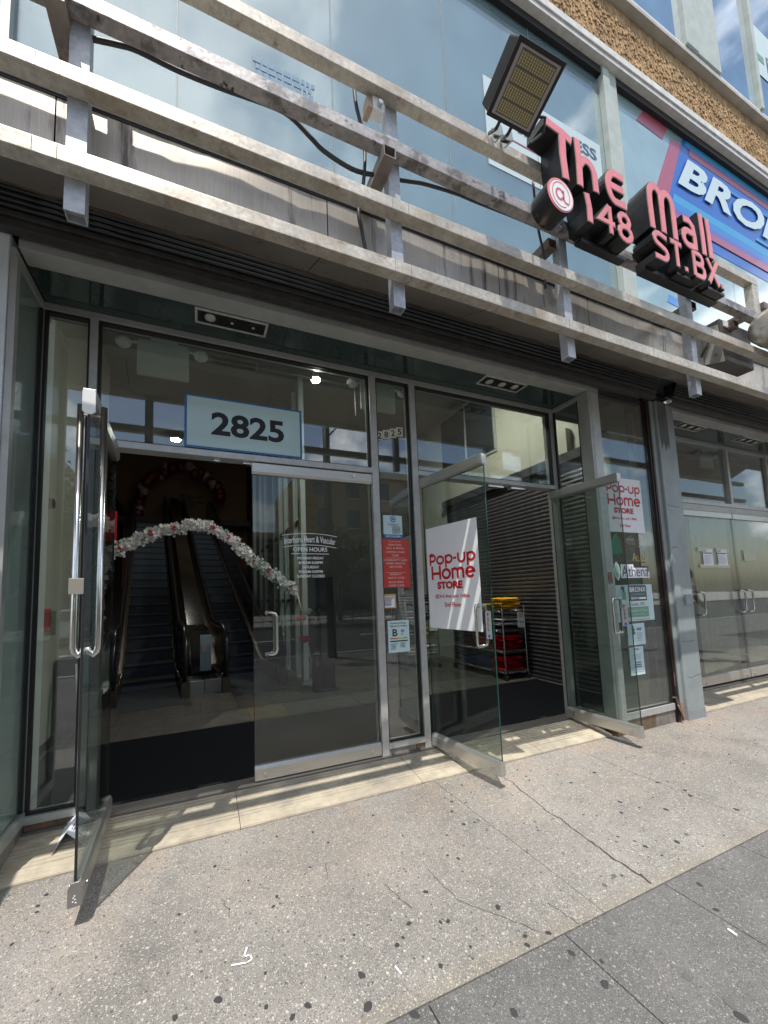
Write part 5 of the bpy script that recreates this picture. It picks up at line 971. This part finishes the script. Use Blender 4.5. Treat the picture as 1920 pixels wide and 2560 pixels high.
# garland arch
AR = [(-1.21, .05), (-1.21, .79), (-1.19, 1.08), (-1.185, 1.48), (-1.15, 1.74), (-1.08, 1.93), (-.94, 2.03), (-.74, 2.14), (-.48, 2.28), (-.29, 2.30), (-.09, 2.37), (.17, 2.34), (.34, 2.24), (.49, 2.12), (.66, 1.95), (.89, 1.77), (1.12, 1.59), (1.34, 1.42)]
ga = thing('garland_arch', 'arch of white artificial blossom with red flowers in front of the escalators', 'garland arch', (0, 2.6, 0))
b = MB(); b.tube([(x, 2.6, z) for x, z in AR], .012, 8); b.build('arch_hoop', WPLA, ga, smooth=True)
rnd = random.Random(21); W_ = MB(); R_2 = MB(); G_ = MB()
def petalflower(b, c, s_, n=5):
    nrm_ = Vector((rnd.uniform(-.7, .7), rnd.uniform(-1.4, -.4), rnd.uniform(-.3, .8))).normalized(); x_ = nrm_.cross(ZA).normalized(); y_ = nrm_.cross(x_)
    for i in range(n):
        a_ = 2*PI*i/n+rnd.uniform(-.2, .2); d = x_*math.cos(a_)+y_*math.sin(a_); e_ = nrm_.cross(d); c0 = Vector(c)
        b.add([c0, c0+d*s_*.6-e_*s_*.38+nrm_*s_*.15, c0+d*s_+nrm_*s_*.4, c0+d*s_*.6+e_*s_*.38+nrm_*s_*.15], [(0, 1, 2, 3)])
segs = []; 
for i in range(len(AR)-1):
    p, q = Vector((AR[i][0], 2.6, AR[i][1])), Vector((AR[i+1][0], 2.6, AR[i+1][1])); nn_ = int((q-p).length/.0016)
    for k in range(nn_): segs.append(p.lerp(q, k/nn_))
for i, c in enumerate(segs):
    rad = .085+.018*math.sin(i*.07)+.012*math.sin(i*.31); v = Vector((rnd.gauss(0, 1), rnd.gauss(0, 1), rnd.gauss(0, 1))).normalized()*rad*rnd.uniform(.45, 1.05)
    petalflower(W_, c+v, rnd.uniform(.018, .029))
for i in range(11):
    c = segs[int((.22+.075*i+rnd.uniform(-.02, .02))*len(segs))]
    for k in range(6): petalflower(R_2, c+Vector((rnd.uniform(-.022, .022), -.06+rnd.uniform(-.02, .01), rnd.uniform(-.03, .03))), .022)
for i in range(14):
    c = segs[int(rnd.uniform(.2, .95)*len(segs))]; petalflower(G_, c+Vector((0, -.05, rnd.uniform(-.08, .08))), .035, 3)
W_.build('white_blossom', mat('blossom_white', (.88, .88, .90), .7), ga, kind='stuff'); R_2.build('red_blossom', mat('blossom_red', (.55, .02, .02), .6), ga, kind='stuff'); G_.build('green_leaf', mat('leaf_green', (.04, .14, .03), .6), ga, kind='stuff')
pv = thing('arch_stand', 'white pole on a white sandbag base with red decorations hanging on it', 'stand', (1.55, 2.6, 0)); b = MB(); b.tube([(1.36, 2.6, 1.42), (1.44, 2.58, 1.1), (1.52, 2.56, .62), (1.60, 2.6, .06)], .011, 8); b.build('stand_pole', WPLA, pv, smooth=True)
b = MB(); b.sphere((1.62, 2.6, .055), .19, 18, 10, (1.05, .75, .28), .05); b.build('sandbag', mat('sandbag_white', (.55, .60, .62), .8, nz=(10, .1), bump=(20, .4)), pv, smooth=True)
for cx_, cz_, m_ in ((1.40, 1.02, REDB), (1.44, .72, REDB), (1.49, 1.12, WPAP)):
    b = MB(); b.sphere((cx_, 2.5, cz_), .07, 9, 6, (1.3, .5, .6), .25); b.build('decoration', m_, pv)
# balloons and dim poster on the landing
ba = thing('balloon_arch', 'dim arch of red and white balloons at the top of the escalators', 'balloons', (-.5, 11, 4.1))
bc = [(-1.86, 4.45, 1), (-1.88, 4.65, 0), (-1.81, 4.9, 0), (-1.79, 5.19, 1), (-1.72, 5.02, 1), (-1.62, 5.35, 0), (-1.50, 5.5, 0), (-1.4, 5.62, 0), (-1.22, 5.62, 1), (-1.1, 5.75, 0), (-1.03, 5.95, 1), (-.85, 5.9, 0), (-.6, 6.0, 0), (-.45, 6.02, 0), (-.32, 6.02, 1), (-.2, 5.88, 1), (-.15, 5.75, 0), (.05, 5.85, 0), (.24, 5.76, 1), (.26, 5.6, 1), (.35, 5.5, 0), (.48, 5.41, 1), (.62, 5.35, 0), (.7, 5.2, 0), (.72, 5.0, 0), (-1.9, 4.3, 0)]
for x, z, wht in bc:
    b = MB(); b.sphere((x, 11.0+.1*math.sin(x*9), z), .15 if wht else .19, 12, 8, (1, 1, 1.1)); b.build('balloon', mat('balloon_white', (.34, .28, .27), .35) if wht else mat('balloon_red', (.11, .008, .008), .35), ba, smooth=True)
dp = thing('poster', 'dim Pop-Up Home Store poster on the landing wall above the escalators', 'poster', (-.3, 11.5, 5)); 
pp_letters(dp, 'PoP-UP', Vector((-.62, 11.57, 5.02)), XA, .75, .16, INK); pp_letters(dp, 'Home', Vector((-.62, 11.57, 4.84)), XA, .78, .15, INK); text('STORE', INK, dp, (-.58, 11.57, 4.72), .5, .07, bold=.03); slab(INK, dp, (-.55, 11.57, 4.66), .5, .012, .001, name='rule')
# ================================================================ CLOTHES RACKS
def rack(x0, x1, y0, y1, shelves, h_, label):
    t = thing('wire_rack', label, 'shelf rack', (x0, y0, 0)); CH = mat('chrome_wire', (.45, .45, .45), .25, .9)
    for x in (x0, x1):
        for y in (y0, y1):
            b = MB(); b.tube([(x, y, .10), (x, y, h_)], .0125, 10); b.build('rack_post', CH, t, smooth=False); b = MB(); b.tube([(x-.012, y, .045), (x+.012, y, .045)], .042, 14); b.build('caster', INK, t)
    for z in shelves:
        b = MB()
        for zz in (z, z-.035): b.tube([(x0, y0, zz), (x1, y0, zz), (x1, y1, zz), (x0, y1, zz)], .0035, 6, closed=True)
        n = int((y1-y0)/.03)
        for i in range(n): y = y0+(y1-y0)*(i+.5)/n; b.tube([(x0, y, z), (x1, y, z)], .002, 4)
        for (ax, ay, bx_, by) in ((x0, y0, x1, y0), (x0, y0, x0, y1)):
            m_ = int(math.hypot(bx_-ax, by-ay)/.03)
            b.tube([(ax+(bx_-ax)*i/m_, ay+(by-ay)*i/m_, z-.002 if i % 2 else z-.033) for i in range(m_+1)], .002, 4)
        b.build('wire_shelf', CH, t)
    return t
rack(4.23, 4.66, 1.50, 2.69, (.14, .44, .75, 1.05), 1.11, 'chrome wire rack of folded shirts with yellow shirts on top against the shutter')
rack(3.35, 4.02, 2.85, 3.35, (.20, .52, .84, 1.12), 1.18, 'chrome wire rack with black, white and gold shirts left of the yellow ones')
SH = dict(y=mat('cloth_yellow', (.75, .42, .01), .6, nz=(14, .15), bump=(9, .5)), r=mat('cloth_red', (.50, .012, .02), .25, 0, .6, nz=(14, .25), bump=(10, .6), coat=.5), w=mat('cloth_white', (.62, .62, .62), .6, nz=(14, .1), bump=(10, .5)), k=mat('cloth_black', (.015, .015, .018), .5, bump=(10, .5)), o=mat('cloth_olive', (.12, .14, .03), .7), b=mat('cloth_navy', (.012, .03, .12), .6, bump=(9, .4)), m=mat('cloth_maroon', (.12, .01, .03), .6), g=mat('cloth_gold', (.45, .30, .06), .6))
SHN = dict(y='bright yellow', r='glossy red', w='white', k='black', o='olive green', b='navy blue', m='maroon', g='gold')
protos = {}
def shirt(c, x, y, z, w_, d_, h_, lab):
    key = (c, random.randrange(3))
    if key not in protos:
        rnd = random.Random(hash(key[1])+ord(c)); nx_, ny_ = 7, 6; top = []; bot = []
        for j in range(ny_+1):
            for i in range(nx_+1):
                u_, v_ = i/nx_-.5, j/ny_-.5; e_ = (max(abs(u_), abs(v_))*2)**5; zz = .5*(1-e_)*(1+rnd.uniform(-.35, .35)); k_ = 1+rnd.uniform(-.05, .05)*(abs(u_) > .4 or abs(v_) > .4)
                top.append((u_*k_, v_*k_, zz)); bot.append((u_*k_, v_*k_, -zz*.8))
        b = MB(); n0 = len(top); fs = []
        for j in range(ny_):
            for i in range(nx_):
                a_ = j*(nx_+1)+i; fs += [(a_, a_+1, a_+nx_+2, a_+nx_+1), (n0+a_, n0+a_+nx_+1, n0+a_+nx_+2, n0+a_+1)]
        b.add(top+bot, fs); o = b.build('folded_shirt', SH[c], None, smooth=True); protos[key] = o.data; bpy.data.objects.remove(o)
    w_ *= 1.10; d_ *= 1.16
    o = bpy.data.objects.new('folded_shirt', protos[key]); col.objects.link(o); o.location = (x+random.uniform(-.012, .012), y+random.uniform(-.012, .012), z+h_/2); o.scale = (w_*random.uniform(.94, 1.05), d_, h_*1.25); o.rotation_euler = (random.uniform(-.03, .03), random.uniform(-.03, .03), random.uniform(-.12, .12))
    return tag(o, lab, 'shirt', 'folded shirts '+lab.split(' ', 2)[-1] if False else lab.replace(' folded shirt', ' folded shirts', 1))
def pile(cs, x, y, z, w_, d_, lab, h_=.024):
    lab = ('in the front pile ' if y < 1.8 else 'in the middle pile ' if y < 2.15 else 'in the rear pile ')+lab if x > 4.1 else ('in the left pile ' if x < 3.7 else 'in the right pile ')+lab
    lab = lab.replace('at the back of the top shelf', 'on the top shelf of the right rack')
    for i, c in enumerate(cs): shirt(c, x, y, z+h_*i, w_, d_, h_, f'{SHN[c]} folded shirt {lab}')
pile('yyyyyyy', 4.448, 1.660, 1.057, .34, .26, 'on the top shelf of the right rack'); pile('yyy', 4.438, 1.970, 1.057, .34, .26, 'on the top shelf of the right rack'); pile('ggg', 4.418, 2.260, 1.057, .34, .26, 'at the back of the top shelf'); pile('mmmm', 4.418, 2.540, 1.057, .34, .24, 'at the back of the top shelf')
pile('kkwwkw', 4.448, 1.660, 0.757, .36, .27, 'on the second shelf of the right rack'); pile('wwoooo', 4.438, 1.980, 0.757, .36, .27, 'on the second shelf of the right rack'); pile('kkko', 4.438, 2.290, 0.757, .36, .27, 'on the second shelf of the right rack')
pile('rrrrrrrr', 4.448, 1.660, 0.437, .37, .28, 'on the third shelf of the right rack', .027); pile('rrrrrr', 4.438, 2.000, 0.437, .37, .28, 'on the third shelf of the right rack', .027); pile('mmmm', 4.438, 2.340, 0.437, .36, .28, 'on the third shelf of the right rack')
pile('rrrrrr', 4.448, 1.660, 0.147, .37, .28, 'on the bottom shelf of the right rack', .030); pile('bbbbb', 4.438, 2.000, 0.147, .37, .28, 'on the bottom shelf of the right rack', .027); pile('bbbb', 4.438, 2.340, 0.147, .37, .28, 'on the bottom shelf of the right rack', .027)
for ix, x in enumerate((3.52, 3.84)):
    pile('kwkwkwk', x, 3.0, 1.125, .28, .26, 'on the top shelf of the left rack', .026); pile(('wkwkwkwk', 'wkgwkwgw')[ix], x, 3.0, .845, .28, .26, 'on the second shelf of the left rack', .026); pile(('kwkwkwkk', 'gwgwggwg')[ix], x, 3.0, .525, .28, .26, 'on the third shelf of the left rack', .026); pile(('bbwgwgw', 'wgwgwwgw')[ix], x, 3.0, .205, .28, .26, 'on the bottom shelf of the left rack', .026)
a = thing('price_sign', 'white price sheet hanging on the front corner of the right rack', 'price tag', (4.6, 1.83, .9)); slab(WPAP, a, (4.50, 1.478, .78), .14, .23, .001, uu=(1, 0, -.12)); lines(INK, a, (4.525, 1.474, .92), .09, .06, 3, fill=.5); text('$5.99', INK, a, (4.535, 1.472, .84), .08, .030, bold=.02)
a = thing('price_sign', 'white price sheet hanging on the left rack below the poster', 'price tag', (3.9, 2.83, .8)); slab(WPAP, a, (3.80, 2.832, .66), .20, .20, .001); lines(INK, a, (3.83, 2.830, .71), .13, .08, 2, fill=.5)
# ================================================================ SMALL THINGS ON THE GROUND
lf = thing('folded_leaflet', 'folded white printed leaflet standing like a tent by the open left door', 'leaflet', (-.70, -.14, -.05))
pk = [Vector((-.755, -.25, -.062)), Vector((-.720, -.03, -.040)), Vector((-.712, -.17, .045)), Vector((-.665, .02, .065))]
b = MB(); A0, A1, B0, B1, C0, C1 = Vector((-.765, -.262, -.064)), Vector((-.79, -.02, -.045)), Vector((-.700, -.190, .035)), Vector((-.685, .035, .06)), Vector((-.575, -.235, -.060)), Vector((-.56, -.06, -.05))
for p, q, r_, s_ in ((A0, A1, B1, B0), (B0, B1, C1, C0)):
    b.quad(p, q, r_, s_); off = Vector((0, 0, -.0015)); b.quad(p+off, s_+off, r_+off, q+off)
b.build('leaflet_sheet', mat('leaflet_paper', (.76, .79, .86), .6, nz=(20, .03)), lf)
U_ = (C0-B0); V_ = (B1-B0)
b = MB(); rnd = random.Random(8)
for i in range(8):
    t0 = .10+.075*i; x = .18
    while x < .8:
        l = rnd.uniform(.05, .12); p = B0+U_*t0+V_*x+Vector((.001, 0, .0022)); b.quad(p, p+V_*l, p+V_*l+U_*.03, p+U_*.03); x += l+.03
b.build('leaflet_print', NAVY, lf)
b = MB()
for (xa, ya), (xb, yb) in zip([(.124, -1.248), (.18, -1.261), (.201, -1.255), (.195, -1.232), (.171, -1.232)], [(.18, -1.261), (.201, -1.255), (.195, -1.232), (.171, -1.232), (.187, -1.196)]):
    d = Vector((xb-xa, yb-ya, 0)).normalized(); n_ = Vector((-d.y, d.x, 0))*.0032; p, q = Vector((xa, ya, GZ+.004))-d*.002, Vector((xb, yb, GZ+.004))+d*.002; b.quad(p-n_, q-n_, q+n_, p+n_)
tag(b.build('chalk_mark', WINK, None), 'small white hooked scribble painted on the pale pavement', 'mark')
b = MB(); b.tube([(.701, -1.508, GZ+.006), (.708, -1.542, GZ+.006)], .0035, 8); o = tag(b.build('cigarette_butt', WPAP, None), 'white cigarette butt among the gum stains near the pavement joint', 'cigarette butt')
b = MB(); b.tube([(2.028, -1.916, GZ+.005), (2.024, -1.945, GZ+.005)], .0045, 8); tag(b.build('cigarette_butt', WPAP, None), 'white paper scrap on the joint of the dark paving at the right', 'litter')
# ================================================================ ACROSS THE STREET (seen only mirrored in the glass)
BRK = [mat('brick_tan', (.32, .23, .15), .9, nz=(1, .1), nz2=(12, .12)), mat('brick_red', (.24, .11, .08), .9, nz=(1, .1), nz2=(12, .12)), mat('stucco_cream', (.45, .40, .31), .9, nz=(.6, .1)), mat('brick_brown', (.17, .12, .09), .9, nz=(1, .1))]
WIN = mat('far_window', (.04, .055, .065), .1, 0, .8); AWN = mat('awning_green', (.03, .10, .06), .7)
def house(x0, x1, y0, y1, h_, m, label, fl_=3, seed=0):
    t = thing('building', label, 'building', ((x0+x1)/2, y0, 0)); box('wall', m, t, x0, x1, y1, y0, -.3, h_); box('cornice', MATS['stucco_cream'], t, x0-.15, x1+.15, y0-.0, y0+.3, h_-.5, h_+.05)
    n = max(2, int((x1-x0)/2.6)); fh = (h_-4.2)/fl_
    for i in range(fl_):
        for k in range(n):
            xc = x0+(x1-x0)*(k+.5)/n; z = 4.3+fh*i; box('window', WIN, t, xc-.55, xc+.55, y0, y0+.06, z, z+fh*.6); box('window_sill', MATS['stucco_cream'], t, xc-.65, xc+.65, y0, y0+.14, z-.12, z-.002)
    for k in range(n): xc = x0+(x1-x0)*(k+.5)/n; w_ = (x1-x0)/n*.42; box('shopfront', WIN, t, xc-w_, xc+w_, y0, y0+.05, .2, 2.9)
    box('awning', AWN, t, x0+.4, x1-.4, y0, y0+.9, 3.1, 3.5)
house(7.5, 24, -24.5, -36, 11.5, BRK[0], 'tan brick building across the street, mirrored in the door glass'); house(-8, -1, -27, -38, 8.5, BRK[1], 'red brick building across the street mirrored behind the left doors'); house(-.8, 7.3, -30, -40, 7.0, BRK[3], 'low brown building across the street mirrored in the closed door')
house(24.5, 46, -24.5, -36, 9.5, BRK[1], 'long red shop building across the street mirrored in the papered doors'); house(-34, -8.5, -26, -38, 11, BRK[2], 'cream building across the street mirrored at the far left')
TR = mat('bark', (.10, .075, .055), .9); LF = mat('tree_leaf', (.055, .095, .03), .7, nz=(8, .4)); LF2 = mat('tree_leaf_light', (.09, .14, .04), .7, nz=(8, .4))
def tree(x, y, h_, rr, label, seed):
    rnd = random.Random(seed); t = thing('street_tree', label, 'tree', (x, y, -.1)); b = MB(); b.tube([(x, y, -.1), (x+.1, y, h_*.25), (x, y+.1, h_*.45), (x+.05, y, h_*.7)], [.16, .13, .10, .04], 8)
    for k in range(6): a_ = k*1.05; b.tube([(x, y, h_*.38), (x+rr*.35*math.cos(a_), y+rr*.35*math.sin(a_), h_*.58), (x+rr*.7*math.cos(a_), y+rr*.7*math.sin(a_), h_*.72)], [.06, .04, .015], 5)
    b.build('trunk', TR, t); C1 = MB(); C2 = MB(); cl = [(rnd.gauss(0, .42)*rr, rnd.gauss(0, .42)*rr, h_*.66+rnd.gauss(0, .26)*rr) for _ in range(26)]
    for i in range(3800):
        c = rnd.choice(cl); p = Vector((x+c[0], y+c[1], c[2]))+Vector((rnd.gauss(0, .2), rnd.gauss(0, .2), rnd.gauss(0, .18)))*rr; d = Vector((rnd.uniform(-1, 1), rnd.uniform(-1, 1), rnd.uniform(-1, 1))).normalized(); e_ = d.cross(Vector((rnd.uniform(-1, 1), rnd.uniform(-1, 1), .3))).normalized(); s_ = .13
        (C1 if rnd.random() < .6 else C2).quad(p-d*s_, p+e_*s_*.6, p+d*s_, p-e_*s_*.6)
    C1.build('crown', LF, t, kind='stuff'); C2.build('crown', LF2, t, kind='stuff')
tree(-6.2, -17.5, 8.0, 2.6, 'bushy street tree across the road mirrored in the left pane', 1); tree(7.6, -17.5, 6.2, 1.9, 'street tree across the road mirrored in the closed door glass', 2); tree(12.5, -18, 6.5, 2.0, 'street tree across the road mirrored beside the red list', 3); tree(-11, -18, 9, 3.0, 'tallest street tree across the road at the far left', 4)
sl_ = thing('traffic_signal', 'traffic light pole with a long mast arm at the kerb, mirrored in the transom glass', 'traffic light', (2.9, -5.45, GZ)); PO = mat('pole_dark', (.06, .06, .055), .5, .4); YE = mat('signal_yellow', (.45, .27, .03), .5)
b = MB(); b.tube([(2.9, -5.45, GZ), (2.9, -5.45, 7.3)], [.11, .08], 12); b.build('pole', PO, sl_, smooth=True); b = MB(); b.tube([(2.9, -5.45, 5.75), (5.2, -5.45, 6.15), (8.3, -5.45, 6.35)], [.07, .055, .04], 10); b.tube([(2.9, -5.45, 5.2), (3.5, -5.45, 5.85)], .02, 6); b.build('mast_arm', PO, sl_, smooth=True); b = MB(); b.tube([(2.9, -5.45, 5.6), (2.9, -5.45, 6.05)], .15, 12); b.build('clamp', PO, sl_)
def head(x, y, z):
    b = MB()
    for k in range(3): b.box(x-.14, x+.14, y-.12, y+.12, z-.30*k-.14, z-.30*k+.14); 
    b.build('signal_head', YE, sl_, .02)
    for k in range(3):
        b = MB(); b.tube([(x-.15, y, z-.3*k), (x-.34, y, z-.3*k)], [.12, .13], 14, cap=False); b.build('signal_visor', YE, sl_, smooth=True)
head(2.45, -5.45, 3.6); head(8.1, -5.3, 5.6)
b = MB()
for i in range(60): b.box(-14+i*.5, -13.97+i*.5, -16.6, -16.57, -.10, .95)
b.box(-14, 16, -16.6, -16.57, .95, 1.0); b.box(-14, 16, -16.6, -16.57, .1, .14); tag(b.build('railing', PO, None), 'thin dark railing along the far pavement, mirrored in the glass', 'railing')
def car(x, y, m, label, seed):
    t = thing('parked_car', label, 'car', (x, y, -.24), 0, None); z0 = -.24
    prof = [(-2.2, .30), (-2.22, .62), (-2.05, .82), (-1.25, .92), (-.75, 1.38), (.75, 1.42), (1.35, .98), (2.0, .88), (2.2, .70), (2.2, .30)]
    b = MB(); b.prism(prof, lambda p, k: (x+p[0], y+(-.85 if k == 0 else .85), z0+p[1])); b.build('body', m, t, .06, smooth=False)
    for s_ in (-.862, .862): b = MB(); b.prism([(-1.1, .93), (-.70, 1.31), (.68, 1.34), (1.15, .97)], lambda p, k: (x+p[0], y+s_-.01+.02*k, z0+p[1])); b.build('side_window', WIN, t)
    for wx in (-1.4, 1.4):
        for wy in (-.80, .80):
            b = MB(); b.tube([(x+wx, y+wy-.1, z0+.32), (x+wx, y+wy+.1, z0+.32)], .32, 20); wh = b.build('wheel', INK, t); b = MB(); b.tube([(x+wx, y+wy-.105, z0+.32), (x+wx, y+wy+.105, z0+.32)], .19, 16); b.build('rim', STEEL, wh)
car(14, -14.8, mat('car_grey', (.08, .09, .11), .25, .5, coat=1), 'dark car parked at the far kerb, mirrored in the door glass', 1); car(21, -14.8, mat('car_red', (.35, .03, .03), .25, .3, coat=1), 'red car parked at the far kerb, mirrored in the papered doors', 2); car(-4, -14.8, mat('car_white', (.6, .6, .6), .25, .1, coat=1), 'white car parked at the far kerb, mirrored in the left doors', 3)
# passers-by on the pavement right of the frame (their reflection shows in the papered doors)
def person(x, y, shirt_, pants, label, lean=.12, step=.28, face=0.):
    t = thing('person', label, 'person', (x, y, GZ), face); SK = mat('skin', (.30, .17, .10), .5)
    V_ = [(0, 0, .95), (0, lean*.5, 1.18), (0, lean, 1.40), (0, lean*1.15, 1.50), (.17, lean, 1.40), (.24, lean*.8+.05, 1.14), (.20, lean+.20, .98), (-.17, lean, 1.40), (-.24, lean*.8+.05, 1.14), (-.20, lean+.20, .98), (.10, 0, .90), (.11, step*.55, .50), (.11, step, .08), (.11, step+.14, .04), (-.10, 0, .90), (-.11, -step*.25, .50), (-.11, -step, .09), (-.11, -step+.13, .04)]
    E_ = [(0, 1), (1, 2), (2, 3), (2, 4), (4, 5), (5, 6), (2, 7), (7, 8), (8, 9), (0, 10), (10, 11), (11, 12), (12, 13), (0, 14), (14, 15), (15, 16), (16, 17)]
    R_ = [.15, .14, .16, .055, .062, .045, .034, .062, .045, .034, .10, .065, .043, .035, .10, .065, .043, .035]
    me = bpy.data.meshes.new('person_body'); me.from_pydata(V_, E_, []); o = bpy.data.objects.new('body', me); col.objects.link(o)
    md = o.modifiers.new('skin', 'SKIN'); sv = me.skin_vertices[0].data
    for i, r_ in enumerate(R_): sv[i].radius = (r_, r_*(.72 if i in (0, 1, 2) else 1))
    sv[0].use_root = True; o.modifiers.new('sub', 'SUBSURF').levels = 1
    dg = bpy.context.evaluated_depsgraph_get(); me2 = bpy.data.meshes.new_from_object(o.evaluated_get(dg)); bpy.data.objects.remove(o)
    me2.materials.clear()
    for m_ in (shirt_, pants, SK): me2.materials.append(m_)
    for p in me2.polygons:
        c = p.center; p.use_smooth = True; p.material_index = 0 if (c.z > .93 and not (abs(c.x) > .17 and c.z < 1.22)) else (1 if .42 < c.z <= .95 and abs(c.x) < .19 else 2)
    o = bpy.data.objects.new('body', me2); col.objects.link(o); o.parent = t
    M0 = worldmat(t)
    def wp(p): return tuple(M0 @ Vector(p))
    b = MB(); b.sphere(wp((0, lean*1.3, 1.62)), .105, 14, 10, (.85, 1, 1.15)); b.build('head', SK, t, smooth=True); b = MB(); b.sphere(wp((0, lean*1.25-.01, 1.65)), .112, 14, 8, (.88, 1, 1.05)); b.build('hair', INK, t, smooth=True)
    for sx in (.11, -.11):
        b = MB(); yy = step if sx > 0 else -step; b.sphere(wp((sx, yy+.07, .04)), .10, 10, 6, (.5, 1.2, .42)); b.build('shoe', WPAP if shirt_ != MATS.get('shirt_dark') else INK, t, smooth=True)
person(8.6, -1.55, mat('shirt_white', (.72, .72, .74), .8), mat('denim_shorts', (.10, .16, .26), .8), 'person in a white T-shirt and denim shorts walking by, mirrored in the right bay', .25, .25, -1.2)
person(9.7, -2.2, mat('shirt_dark', (.10, .14, .13), .8), mat('grey_trousers', (.08, .09, .09), .8), 'person in a dark shirt and grey trousers walking by, mirrored in the right bay', .12, .32, -1.4)
# unseen box added outside the frame to cast the shadow at the left pier's foot
nbx = thing('shadow_box', 'unseen box added above the left pier to shade the pavement at its foot', 'sign', (-2.1, -1.6, 3.4)); box('shadow_box_body', DARK, nbx, -2.9, -1.68, -2.3, -.80, 3.40, 3.95, .01); box('shadow_box_arm', TUBE, nbx, -2.3, -2.2, -.8, -.4, 3.6, 3.7)
